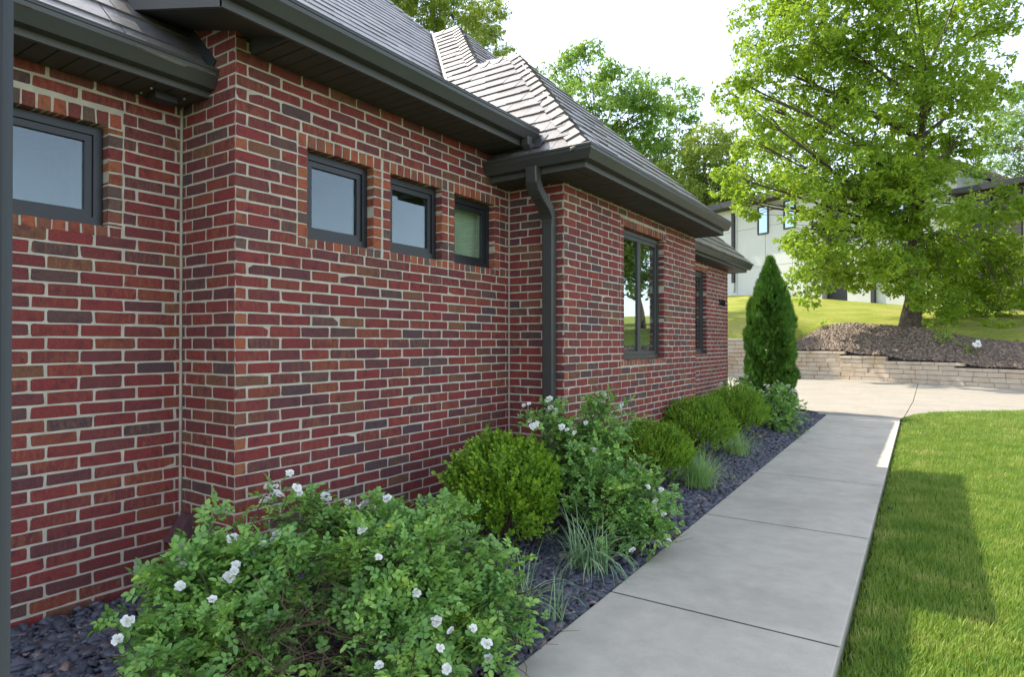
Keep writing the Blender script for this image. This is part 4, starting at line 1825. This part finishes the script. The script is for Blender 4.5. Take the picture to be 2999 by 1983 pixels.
rose([(B(335, 1450, 2.75), .19), (B(425, 1400, 2.85), .25), (B(555, 1330, 3.05), (.32, .32, .24)), (B(470, 1500, 2.6), .28), (B(620, 1400, 2.9), .26), (B(715, 1345, 3.05), (.32, .32, .24)), (B(520, 1570, 2.5), .26), (B(655, 1190, 3.35), (.13, .13, .2)), (B(500, 1250, 3.1), (.16, .16, .14))],
     190, 4200, 'largest white rose bush, in the bottom corner nearest the post, bare twigs showing inside', G, 3, .080,
     [(595, 1275), (610, 1262), (545, 1322), (533, 1338), (548, 1308), (420, 1357), (493, 1388), (298, 1438), (276, 1480), (425, 1302), (416, 1266), (541, 1248), (640, 1240), (625, 1262), (688, 1130), (672, 1096), (693, 1142), (635, 1256)], 2, .028, 260, 0.0, (B(675, 1500, 2.75), .3))
rose([(B(890, 1370, 3.0), .32), (B(1000, 1285, 3.35), .28), (B(1120, 1310, 3.45), .25), (B(1140, 1430, 3.15), .22), (B(880, 1500, 2.75), .26), (B(1040, 1500, 2.85), .22), (B(1190, 1260, 3.55), .17), (B(800, 1460, 2.8), .22), (B(1120, 1540, 2.9), .14), (B(960, 1580, 2.6), .2)],
     170, 3600, 'spreading white rose bush at the bottom edge between the large bush and the walk', G, 4, .077,
     [(1025, 1310), (966, 1373), (1045, 1460), (1096, 1455), (1020, 1500), (1036, 1548), (1130, 1525), (1127, 1490), (878, 1290), (838, 1228), (1010, 1440), (880, 1540)], 2, .026, 110)
rose([(B(720, 1230, 3.7), .20), (B(850, 1250, 3.75), .22), (B(980, 1200, 4.0), (.22, .22, .17)), (B(1070, 1215, 4.05), .16), (B(965, 1140, 4.0), .08), (B(900, 1280, 3.5), .25), (B(640, 1210, 3.45), .2)], 100, 2000,
     'white rose bush against the brick below the three small windows', G, 5, .073,
     [(760, 1155), (755, 1150), (805, 1163), (842, 1168), (850, 1162), (870, 1180), (888, 1152), (896, 1156), (725, 1130), (880, 1158), (835, 1175)], 3, .030, 20)
rose([((-2.95, 4.75, .85), (.3, .3, .34)), ((-2.55, 5.15, .85), (.34, .36, .40)), ((-2.6, 4.9, .5), (.42, .42, .4)), ((-2.4, 5.0, .6), (.3, .3, .35)), (B(1440, 945, 5.7), .17), (B(1225, 975, 5.2), .22), (B(1370, 1080, 5.0), .24), (B(1300, 1060, 5.1), .28), (B(1420, 1020, 5.4), .24)], 140, 3000,
     'tall white rose bush with clusters of blooms under the downspout', G, 6, .072,
     [(1240, 985), (1250, 990), (1228, 975), (1233, 988), (1245, 978), (1275, 945), (1282, 958), (1287, 950), (1265, 930), (1272, 925), (1225, 935), (1212, 940), (1398, 915), (1356, 980), (1330, 1002), (1300, 990), (1312, 996), (1440, 940), (1150, 1048)], 4, .029, 10, .06)
rose([(B(1400, 1165, 4.95), (.36, .36, .30)), (B(1345, 1120, 5.2), (.26, .26, .26)), (B(1480, 1150, 4.95), (.27, .3, .28)), (B(1505, 1215, 4.75), (.20, .24, .22)), (B(1440, 1240, 4.6), (.22, .22, .18)), (B(1530, 1175, 4.9), (.2, .2, .2))], 150, 3100,
     'low rounded white rose bush leaning over the walk edge', G, 8, .065,
     [(1500, 1128), (1530, 1135), (1518, 1162), (1535, 1192), (1515, 1180), (1465, 1275), (1548, 1252)], 2, .027, 10)
rose([((-3.05, 11.1, .55), (.42, .6, .45)), ((-2.8, 11.7, .65), (.35, .4, .4))], 60, 900,
     'dark white rose bush at the foot of the last brick wall', G, 9, .08, (), 14, .036, 0, .15)
rose([((-2.3, 11.5, .42), (.5, .6, .45)), ((-2.1, 10.95, .3), (.3, .4, .3)), ((-2.45, 12.0, .55), (.4, .4, .4))], 95, 1500,
     'wide white rose bush in front of the tall cone evergreen', G, 10, .075, (), 16, .032, 0, .1)


# boxwood: upright leafy sprigs over a rounded bush
def sprig(seed, n=11):
    r = random.Random(seed)
    parts = []
    for k in range(n):
        t = k / (n - 1)
        v, f = leaf_t(.30 * (1 - .35 * t), .17, .15, .0)
        el = .35 + .75 * t
        v = v @ rot('X', el + r.uniform(-.2, .2)).T @ rot('Z', k * 2.4 + r.uniform(-.3, .3)).T
        parts.append((v + np.array([0, 0, t * .9]), f))
    return merge_t(parts)


SPR = [sprig(s) for s in range(4)]


def boxwood(base, rx, ry, h, n, size, label, seed, spike=.07, lumpy=.8):
    g = np.random.default_rng(seed)
    base = Vector(base)
    root = empty('boxwood_shrub', base)
    tag(root, label, 'shrub', 'clipped boxwood shrubs in the bed')
    d = g.normal(0, 1, (n, 3))
    d[:, 2] = np.abs(d[:, 2] + .25) - .35
    d /= np.linalg.norm(d, axis=1, keepdims=True)
    lump = 1 + lumpy * .10 * np.sin(d[:, 0] * 7 + seed) * np.sin(d[:, 1] * 6 + 2) + lumpy * .08 * np.sin(d[:, 2] * 9 + d[:, 0] * 4 + seed)
    f = np.where(g.random(n) < .8, g.uniform(.88, 1.02, n), g.uniform(.45, .9, n)) * lump
    cz = h * .5
    P = np.stack([base.x + d[:, 0] * rx * f, base.y + d[:, 1] * ry * f, base.z + np.maximum(.02, cz + d[:, 2] * cz * 1.02 * f)], 1)
    tall = np.where(g.random(n) < spike, g.uniform(1.2, 1.5, n), 1.0)
    ax = d * .7 + np.array([0, 0, .8]) + g.normal(0, .2, (n, 3))
    Mx = frames(ax)[:, :, [0, 2, 1]]
    Mx[:, :, 1] *= -1
    Vs, Fs, b = [], [], 0
    idx = g.integers(0, 4, n)
    for k in range(4):
        s = idx == k
        q = int(s.sum())
        V, F = scatter(*SPR[k], Mx[s] * (size * tall[s] * g.uniform(.7, 1.25, q))[:, None, None], P[s] - ax[s] * size * .25)
        Vs.append(V)
        Fs.append(F + b)
        b += len(V)
    stuff(link(bpy.data.objects.new('foliage', np_mesh('boxwood_foliage', np.concatenate(Vs), np.concatenate(Fs), M_box)), root))
    m = MB()
    r = random.Random(seed)
    for k in range(14):
        a = r.uniform(0, 6.28)
        e = base + Vector((math.cos(a) * rx * .7, math.sin(a) * ry * .7, h * r.uniform(.5, .85)))
        m.tube(bez(base, base + Vector((0, 0, h * .4)), e, 5), [.014, .011, .008, .006, .003], 5, False)
    m.build('stems', M_twig, root)
    return root


boxwood((-2.80, 4.02, .02), .39, .39, .83, 1800, .125, 'nearest and brightest boxwood, between the big rose bushes and the tall rose', 21, .14, 1.2)
boxwood((-2.60, 6.55, .07), .40, .42, .66, 1700, .088, 'boxwood half hidden behind the tall rose bush', 22)
boxwood((-2.66, 8.25, .10), .44, .46, .76, 2000, .088, 'round boxwood below the tall twin-sash window', 23)
boxwood((-2.68, 10.15, .12), .45, .47, .78, 1900, .088, 'farthest boxwood, beside the wide rose bush', 24)

# cone evergreen
def spray_t(seed):
    r = random.Random(seed)
    parts = []
    for k in range(7):
        a = (k - 3) * .32
        L = 1.0 - abs(k - 3) * .13
        v, f = leaf_t(L, .16, .1, .05)
        v = v @ rot('Y', r.uniform(-.3, .3)).T @ rot('Z', a).T
        parts.append((v, f))
    return merge_t(parts)


ARB = [spray_t(s) for s in range(3)]
g = np.random.default_rng(31)
ab = Vector((-3.08, 14.55, .12))
root = empty('arborvitae', ab)
tag(root, 'tall narrow cone evergreen at the end of the bed, against the driveway', 'evergreen')
n = 8500
t = g.random(n) ** .85
H = 3.3
prof = np.interp(t, [0, .06, .18, .35, .55, .70, .80, .87, .94, 1], [.34, .44, .475, .46, .43, .375, .265, .165, .08, .0])
a = g.uniform(0, 2 * np.pi, n)
rr = prof * np.where(g.random(n) < .75, g.uniform(.88, 1.06, n), g.uniform(.5, .9, n)) * (1 + .11 * np.sin(a * 6 + t * 11) + .08 * np.sin(t * 34 + a * 3))
P = np.stack([ab.x + rr * np.cos(a), ab.y + rr * np.sin(a), ab.z + .05 + t * H], 1)
ax = np.stack([np.cos(a) * .55, np.sin(a) * .55, np.full(n, .9)], 1) + g.normal(0, .2, (n, 3))
Mx = frames(ax, up=np.stack([-np.sin(a), np.cos(a), g.normal(0, .3, n)], 1), roll=g.normal(0, .6, n))
Vs, Fs, b = [], [], 0
idx = g.integers(0, 3, n)
for k in range(3):
    s = idx == k
    V, F = scatter(*ARB[k], Mx[s] * (.12 * g.uniform(.6, 1.5, int(s.sum())))[:, None, None], P[s] - ax[s] * .05)
    Vs.append(V)
    Fs.append(F + b)
    b += len(V)
stuff(link(bpy.data.objects.new('foliage', np_mesh('arborvitae_foliage', np.concatenate(Vs), np.concatenate(Fs), M_arb)), root))
m = MB()
m.tube([ab, ab + Vector((0, 0, 1.5)), ab + Vector((0, 0, 3.1))], [.07, .05, .012], 8)
m.build('trunk', M_bark, root)


# grasses
def tuft(base, n, L, W, arch, m, name, label, group, seed, spread=.06):
    g = np.random.default_rng(seed)
    base = Vector(base)
    root = empty(name, base)
    tag(root, label, 'ornamental grass', group)
    seg = 6
    V, F = [], []
    for k in range(n):
        a = g.uniform(0, 2 * np.pi)
        l = L * g.uniform(.55, 1.1)
        w = W * g.uniform(.7, 1.2)
        el = g.uniform(.15, 1.0) * arch
        ca, sa = np.cos(a), np.sin(a)
        p = np.array([base.x + g.normal(0, spread), base.y + g.normal(0, spread), base.z])
        th = np.pi / 2 - el * .35
        b0 = len(V)
        for s in range(seg + 1):
            f = s / seg
            ww = w * (1 - .9 * f ** 2.5)
            side = np.array([-sa, ca, 0]) * ww / 2
            V.append(p - side)
            V.append(p + side + np.array([0, 0, ww * .15]))
            th -= el * 2.2 / seg * (.4 + f)
            p = p + np.array([np.cos(th) * ca, np.cos(th) * sa, np.sin(th)]) * l / seg
            p[2] = max(p[2], base.z + .005)
        F += [(b0 + 2 * s, b0 + 2 * s + 1, b0 + 2 * s + 3, b0 + 2 * s + 2) for s in range(seg)]
    stuff(link(bpy.data.objects.new('blades', np_mesh('blades', np.array(V), np.array(F), m)), root))
    return root


GG = 'striped lilyturf clumps in the slate chips'
tuft((-2.08, 4.02, .0), 130, .50, .010, 1.5, M_lir, 'lilyturf', 'striped arching grass clump in front of the low rounded rose bush', GG, 41)
tuft((-2.1, 3.1, .0), 75, .46, .009, 1.5, M_lir, 'lilyturf', 'sparse pale striped grass clump at the right edge of the spreading rose bush', GG, 42)
tuft((-1.86, 3.22, -.02), 18, .40, .009, 1.2, M_lir, 'lilyturf', 'smallest grass clump, few blades hanging over the walk edge', GG, 43, .03)
GT = 'fine green grass tufts between the boxwoods'
tuft((-2.18, 6.75, .03), 650, .52, .0042, 1.05, M_tuft, 'grass_tuft', 'larger fine green grass tuft beside the walk, in front of the round boxwood', GT, 44, .07)
tuft((-2.30, 8.75, .06), 520, .48, .0042, 1.05, M_tuft, 'grass_tuft', 'smaller fine grass tuft in front of the farthest boxwood', GT, 45, .07)


# ================================================================== TREES
def cluster_t(seed, n=6, W=.5):
    r = random.Random(seed)
    parts = []
    for k in range(n):
        v, f = leaf_t(.5 * r.uniform(.75, 1.15), .5 * W, .08, .14)
        v = v @ rot('Y', r.uniform(-.6, .6)).T @ rot('X', r.uniform(-.9, .35)).T @ rot('Z', r.uniform(-1.9, 1.9)).T
        parts.append((v + np.array([r.uniform(-.18, .18), r.uniform(.0, .55), r.uniform(-.12, .12)]), f))
    return merge_t(parts)


CL = [cluster_t(s) for s in range(5)]
CLN = [cluster_t(s + 20, 8, .3) for s in range(5)]


def tree(name, base, trunk, blobs, m_leaf, label, cat, group, n, size, seed, trunk_r=.4, shell=.55, tmpl=CL, limb_to=None):
    """blobs: (centre, radius) in world space; limbs run from the trunk to the blobs, leaf clusters hang on twigs inside them"""
    g = np.random.default_rng(seed)
    r = random.Random(seed)
    base = Vector(base)
    root = empty(name, base)
    tag(root, label, cat, group)
    top = Vector(trunk)
    mb = MB()
    npt = 9
    pts = [base.lerp(top, i / (npt - 1)) + Vector((r.gauss(0, .06), r.gauss(0, .06), 0)) * (1 if i else 0) for i in range(npt)]
    rads = [trunk_r * (1.35 if i == 0 else 1.05) * (1 - .72 * i / (npt - 1)) for i in range(npt)]
    mb.tube([base - Vector((0, 0, .4))] + pts, [rads[0] * 1.15] + rads, 10)
    mb.build('trunk', M_bark, root, True)
    # limbs
    lb = MB()
    twigs = []
    for c, rad in blobs:
        c = Vector(c)
        # leave the trunk below the blob
        best = min(range(3, npt), key=lambda i: abs(pts[i].z - (c.z - .55 * math.hypot(c.x - pts[i].x, c.y - pts[i].y) * (1 if c.z > pts[3].z + 1 else 0))))
        p0 = pts[best]
        mid = p0.lerp(c, .5) + Vector((r.gauss(0, .25), r.gauss(0, .25), r.uniform(.0, .5))) * rad * .4
        if c.z < p0.z:
            mid = p0.lerp(c, .8)
            mid.z = p0.z + .5
        path = bez(p0, mid, c, 7)
        r0 = min(rads[best] * .6, .05 + .045 * rad) * (.4 if c.z < p0.z else 1)
        lb.tube(path, [r0 * (1 - .75 * i / 6) for i in range(7)], 6, False)
        for k in range(9 if c.z > p0.z else 3):
            i = r.randint(3, 6)
            d = Vector((r.gauss(0, 1), r.gauss(0, 1), r.gauss(.2, .8))).normalized()
            e = c + d * rad * r.uniform(.6, .95)
            q = path[i]
            pth = bez(q, q.lerp(e, .5) + Vector((r.gauss(0, .15), r.gauss(0, .15), r.gauss(.1, .15))) * rad, e, 5)
            lb.tube(pth, [r0 * .3, r0 * .22, r0 * .16, r0 * .1, r0 * .05], 4, False)
    lb.build('limb', M_bark, root)
    # leaf clusters: first sub-clumps, then clusters round them
    P, D = [], []
    tot = sum(rad ** 2 for _, rad in blobs)
    for c, rad in blobs:
        k = int(n * rad ** 2 / tot)
        if k < 1:
            continue
        ns = max(3, k // 16)
        d = g.normal(0, 1, (ns, 3))
        d /= np.linalg.norm(d, axis=1, keepdims=True)
        f = np.where(g.random(ns) < shell, g.uniform(.75, 1.0, ns), g.uniform(.25, .8, ns))
        sc = np.array(c) + d * (rad * f)[:, None] * np.array([1, 1, .85])
        w = g.integers(0, ns, k)
        off = g.normal(0, 1, (k, 3)) * np.array([.14, .14, .075]) * (rad * .75 + .5)
        P.append(sc[w] + off)
        D.append(off / (np.linalg.norm(off, axis=1, keepdims=True) + 1e-6) + d[w] * .5 + np.array([0, 0, -.35]) + g.normal(0, .35, (k, 3)))
    P, D = np.concatenate(P), np.concatenate(D)
    Vs, Fs, b = [], [], 0
    idx = g.integers(0, len(tmpl), len(P))
    for k in range(len(tmpl)):
        s = idx == k
        q = int(s.sum())
        Mx = frames(D[s], roll=g.normal(0, .7, q)) * (size * g.uniform(.65, 1.3, q))[:, None, None]
        V, F = scatter(*tmpl[k], Mx, P[s])
        Vs.append(V)
        Fs.append(F + b)
        b += len(V)
    stuff(link(bpy.data.objects.new('crown', np_mesh('crown', np.concatenate(Vs), np.concatenate(Fs), m_leaf)), root))
    return root


def blobs_at(lst, d, ppm, jit, seed):
    """(u, v, r) in the 2371 px view at mean depth d -> world blobs with depth scatter"""
    r = random.Random(seed)
    out = []
    for u, v, rad in lst:
        dd = d + r.uniform(-jit, jit)
        out.append((Vector(B(u, v, dd)), rad / .7906 * dd / FPX))
    return out


big = [(1800, 40, 90), (1900, 60, 110), (2050, 40, 120), (2200, 60, 110), (2310, 40, 60), (1780, 150, 85), (1900, 200, 115), (2040, 190, 125), (2180, 200, 120), (2285, 200, 55), (1705, 185, 38),
       (1690, 215, 30), (1745, 250, 55), (1830, 310, 105), (1980, 330, 125), (2120, 340, 120), (2230, 330, 70), (1770, 400, 85), (1880, 425, 85), (2000, 460, 110), (2130, 450, 100), (1700, 455, 42),
       (1735, 470, 36), (1880, 530, 55), (1960, 560, 95), (1865, 600, 45), (1865, 660, 38), (2060, 575, 75), (2180, 560, 90), (2280, 520, 85), (2340, 470, 60), (2200, 660, 75), (2300, 640, 70), (2355, 600, 60),
       (2165, 725, 40), (2250, 745, 50), (2330, 755, 38), (1900, -120, 150), (2100, -150, 170), (2250, -100, 120), (2050, -320, 160), (1740, 320, 45), (1960, 640, 40), (1910, 130, 80), (1905, 610, 60), (1870, 700, 26), (1990, 610, 50), (2090, 640, 40), (2150, 640, 50), (2240, 600, 70), (2320, 690, 50), (2200, 780, 30), (2360, 690, 45), (1680, 400, 30), (2060, 650, 48), (2110, 600, 60), (2150, 590, 60), (2185, 700, 55), (2235, 690, 55), (2050, 620, 50), (2010, 650, 36)]
tb = Vector((-1.07, 30.2, 2.05))
tree('broadleaf_tree', tb, tb + Vector((.6, .3, 10.5)), blobs_at(big, 26.0, 0, 3.0, 77) + [(Vector(B(u, v, 23.9)), r_ / .7906 * 23.9 / FPX) for u, v, r_ in ((2090, 500, 55), (2110, 560, 45), (2080, 615, 42), (2125, 640, 34), (2150, 690, 40), (2060, 430, 60), (2130, 380, 60))], M_oak,
     'large bright green broadleaf tree above the retaining wall on the right', 'tree', None, 27000, .33, 78, .33, .5)

tree('small_leaf_tree', (7.5, 33, 2.4), (8.2, 33.5, 9.5), blobs_at([(2330, 300, 60), (2290, 250, 35), (2350, 220, 50), (2345, 390, 60), (2300, 330, 40), (2360, 480, 55), (2400, 300, 90), (2280, 400, 40)], 33.5, 0, 1.5, 5), M_bgA,
     'small-leaved darker tree at the right edge behind the large tree', 'tree', None, 2600, .3, 6, .2, .5, CLN)
tree('far_tree', (-34, 42, 3), (-30, 42, 15), blobs_at([(960, 20, 62), (1050, 35, 62), (1020, -50, 90), (1105, 62, 40), (1148, 92, 26), (900, -30, 70), (1130, 30, 40), (1085, 110, 30), (1165, 115, 16), (1000, 90, 40)], 42, 0, 2.5, 9), M_bgB,
     'tree with feathery leaves rising behind the slate roof ridge', 'tree', 'trees beyond the house', 3300, .55, 10, .35, .85, CLN)
tree('far_tree', B(1395, 640, 56), B(1385, 330, 56), blobs_at([(1290, 180, 48), (1365, 150, 58), (1440, 195, 58), (1275, 250, 40), (1345, 250, 78), (1430, 290, 78), (1520, 235, 58), (1570, 220, 45), (1590, 285, 36), (1500, 330, 68), (1400, 350, 66), (1560, 350, 48), (1480, 230, 45), (1330, 130, 32)], 56, 0, 3, 12), M_bgA,
     'wide oak-like tree in the middle of the sky behind the roof', 'tree', 'trees beyond the house', 5400, .55, 13, .5, .85)
tree('far_tree', B(1640, 640, 50), B(1630, 330, 50), blobs_at([(1625, 330, 52), (1690, 345, 45), (1565, 410, 52), (1650, 420, 60), (1600, 470, 55), (1690, 430, 50), (1590, 345, 30)], 50, 0, 2, 14), M_bgB,
     'yellow-green rounded tree between the oak and the white house', 'tree', 'trees beyond the house', 3600, .5, 15, .3, .8)
tree('far_tree', B(1500, 640, 62), B(1480, 420, 62), blobs_at([(1440, 390, 60), (1510, 440, 70), (1570, 480, 60), (1640, 500, 60), (1380, 320, 50), (1450, 470, 60), (1700, 500, 50)], 62, 0, 2, 16), M_bgA,
     'dense dark green tree low behind the roof edge', 'tree', 'trees beyond the house', 4600, .7, 17, .4, .6)
tree('far_tree', B(2420, 800, 60), B(2420, 480, 60), blobs_at([(2330, 560, 60), (2400, 480, 90), (2290, 610, 50), (2380, 620, 70)], 60, 0, 2, 18), M_bgA,
     'dark tree seen past the right end of the white house', 'tree', 'trees beyond the house', 2400, .7, 19, .4, .6)


# trees on the slope right of the view; the tall window mirrors them
x, y, h = 7.6, 30.0, 10.0
bz = zhill(x, y)
bl = [(Vector((x, y, bz + h * .62)), 2.7)] + [(Vector((x + math.cos(a) * 1.5, y + math.sin(a) * 1.5, bz + h * (.3 + .12 * (i % 4)))), 1.7) for i, a in enumerate(np.linspace(0, 5.6, 8))]
tree('slope_tree', (x, y, bz), (x, y, bz + h * .8), bl, M_bgB, 'broadleaf tree on the slope just past the right edge, mirrored in the tall window', 'tree', None, 3800, .45, 60, .22, .6)


# little plants in the upper stone bed
def small_plant(base, h, n, label, seed, bloom=False):
    g = np.random.default_rng(seed)
    base = Vector(base)
    root = empty('small_plant', base)
    tag(root, label, 'plant')
    P = np.array(base) + g.normal(0, 1, (n, 3)) * np.array([h * .28, h * .28, 0]) + np.stack([np.zeros(n), np.zeros(n), g.uniform(.05, 1, n) * h], 1)
    D = g.normal(0, .8, (n, 3)) + np.array([0, 0, .4])
    V, F = scatter(*CL[0], frames(D) * (h * .42 * g.uniform(.6, 1.2, n))[:, None, None], P)
    stuff(link(bpy.data.objects.new('foliage', np_mesh('small_foliage', V, F, M_oak)), root))
    m = MB()
    m.tube([base, base + Vector((.02, 0, h * .8))], [.02, .008], 5)
    m.build('stem', M_stem, root)
    if bloom:
        m = MB()
        r = random.Random(seed)
        for k in range(30):
            d = Vector((r.gauss(0, 1), r.gauss(0, 1), r.gauss(0, 1))).normalized() * h * .3
            c = base + Vector((h * .5, 0, h * .9)) + d
            m.obox(c, (.05, .01, 0), (0, .05, .02), (.01, 0, .05))
        stuff(m.build('flower_head', M_petal, root))
    return root


def on_hill(uD, d):
    p = Vector(B(uD, 800, d))
    return (p.x, p.y, zhill(p.x, p.y) + .05)


small_plant(on_hill(2190, 22.6), .75, 26, 'upright leafy seedling in the upper stone bed right of the big trunk', 51)
small_plant(on_hill(2245, 21.5), .36, 24, 'low plant with one pale flower head above the lower wall step', 52, True)
small_plant(on_hill(1905, 27.2), .4, 18, 'small green weed near the top of the stone bed', 53)


# ================================================================== WHITE HOUSE ON THE HILL
FP, FE = Vector((-8.58, 45.01, 0)), Vector((.917, -.40, 0)).normalized()
FN = Vector((FE.y, -FE.x, 0))                           # towards the camera
if FN.dot(FP) > 0:
    FN = -FN
nh = empty('white_house', FP + Vector((0, 0, 4.5)))
tag(nh, 'white two-storey modern house with dark trim on the hill behind the trees', 'house')


def fbox(m, s0, s1, o0, o1, z0, z1):
    m.obox(FP + FE * s0 + FN * o0 + Vector((0, 0, z0)), FE * (s1 - s0), FN * (o1 - o0), (0, 0, z1 - z0))


def zsoff(s):
    return 11.16 + (s + 5.11) * .05


m = MB()
fbox(m, -9.0, 2.6, -9, -.05, 2.5, 11.15)
fbox(m, 2.6, 9.9, -9, -.9, 2.5, 10.9)
fbox(m, 9.9, 18, -9, -.9, 2.5, 9.3)
m.build('wall', M_white, nh)
gap = .03
for cols, z_levels in (((-9.0, -6.4, -3.8, -1.5, .55, 2.6), (3.0, 6.9, 9.65, 11.3)),):
    for a, b in zip(cols, cols[1:]):
        for c, d in zip(z_levels, z_levels[1:]):
            m = MB()
            fbox(m, a + gap / 2, b - gap / 2, -.049, .0, c + gap / 2, d - gap / 2)
            m.build('panel', M_white, nh)
for cols, zl in (((4.1, 5.65, 7.9, 10.1), (3.0, 5.6, 8.2, 10.9)), ((12.95, 15.2, 17.6), (3.0, 5.6, 7.5, 9.3))):
    for a, b in zip(cols, cols[1:]):
        for c, d in zip(zl, zl[1:]):
            m = MB()
            fbox(m, a + gap / 2, b - gap / 2, -.899, -.2, c + gap / 2, d - gap / 2)
            m.build('panel', M_white, nh)
m = MB()
fbox(m, 2.62, 4.08, -.898, -.55, 2.5, 11.3)
m.build('dark_recess', M_dark, nh)
m = MB()
fbox(m, 10.12, 11.75, -.898, .15, 2.5, 9.4)
m.build('dark_bay', M_dark, nh)
sid = MB()
fbox(sid, 11.77, 12.93, -.898, -.1, 2.5, 9.3)
so = sid.build('siding', M_siding, nh)
for k in range(28):
    m = MB()
    fbox(m, 11.77, 12.93, -.099, -.075, 2.6 + k * .235, 2.6 + k * .235 + .215)
    m.build('siding_board', M_siding, so)
for s in (-4.1, 5.72):
    m = MB()
    fbox(m, s - .11, s + .11, .004 if s < 0 else -.195, .16 if s < 0 else -.02, 3.9 if s > 0 else 5.95, 11.0)
    m.build('downspout', M_dark, nh)
m = MB()
fbox(m, -4.19, -4.01, .01, .15, 5.3, 5.94)
m.build('downspout_foot', M_white, nh)


def fwin(s0, s1, z0, z1, o):
    m = MB()
    w = .09
    for a, b, c, d in ((s0, s1, z0, z0 + w), (s0, s1, z1 - w, z1), (s0, s0 + w, z0 + w, z1 - w), (s1 - w, s1, z0 + w, z1 - w)):
        fbox(m, a, b, o + .005, o + .08, c, d)
    f = m.build('window', M_dark, nh)
    m = MB()
    fbox(m, s0 + w, s1 - w, o + .01, o + .035, z0 + w, z1 - w)
    m.build('pane', M_glass_far, f)


fwin(-2.09, -1.22, 9.12, 11.06, 0)
fwin(-.08, .8, 9.2, 11.1, 0)
fwin(6.3, 7.5, 8.4, 10.4, -.2)
fwin(13.3, 14.3, 5.9, 8.6, -.2)
# roofs with dark fascia
def froof(s0, s1, o0, o1, z, rise, th=.42):
    m = MB()
    fbox(m, s0, s1, o0, o1, z, z + th)
    m.build('fascia', M_dark, nh)
    m = MB()
    a, b = FP + FE * (s0 + .05) + FN * (o1 - .05), FP + FE * (s1 - .05) + FN * (o1 - .05)
    c, d = FP + FE * (s1 - 2.0) + FN * (o1 - 5), FP + FE * (s0 + 2.0) + FN * (o1 - 5)
    up = Vector((0, 0, z + th + .01))
    hi = Vector((0, 0, z + th + rise))
    m.face([a + up, b + up, c + hi, d + hi])
    e, f = FP + FE * (s0 + .05) + FN * (o0 + .05), FP + FE * (s1 - .05) + FN * (o0 + .05)
    m.face([a + up, d + hi, e + up])
    m.face([b + up, f + up, c + hi])
    m.face([d + hi, c + hi, f + up, e + up])
    m.build('roof', M_roof_far, nh)


froof(-9.8, 2.45, -9.5, .9, 11.32, .9)
froof(2.5, 10.0, -9.5, 1.1, 11.02, 1.3)
froof(10.02, 18.6, -9.5, .6, 9.42, .7, .3)
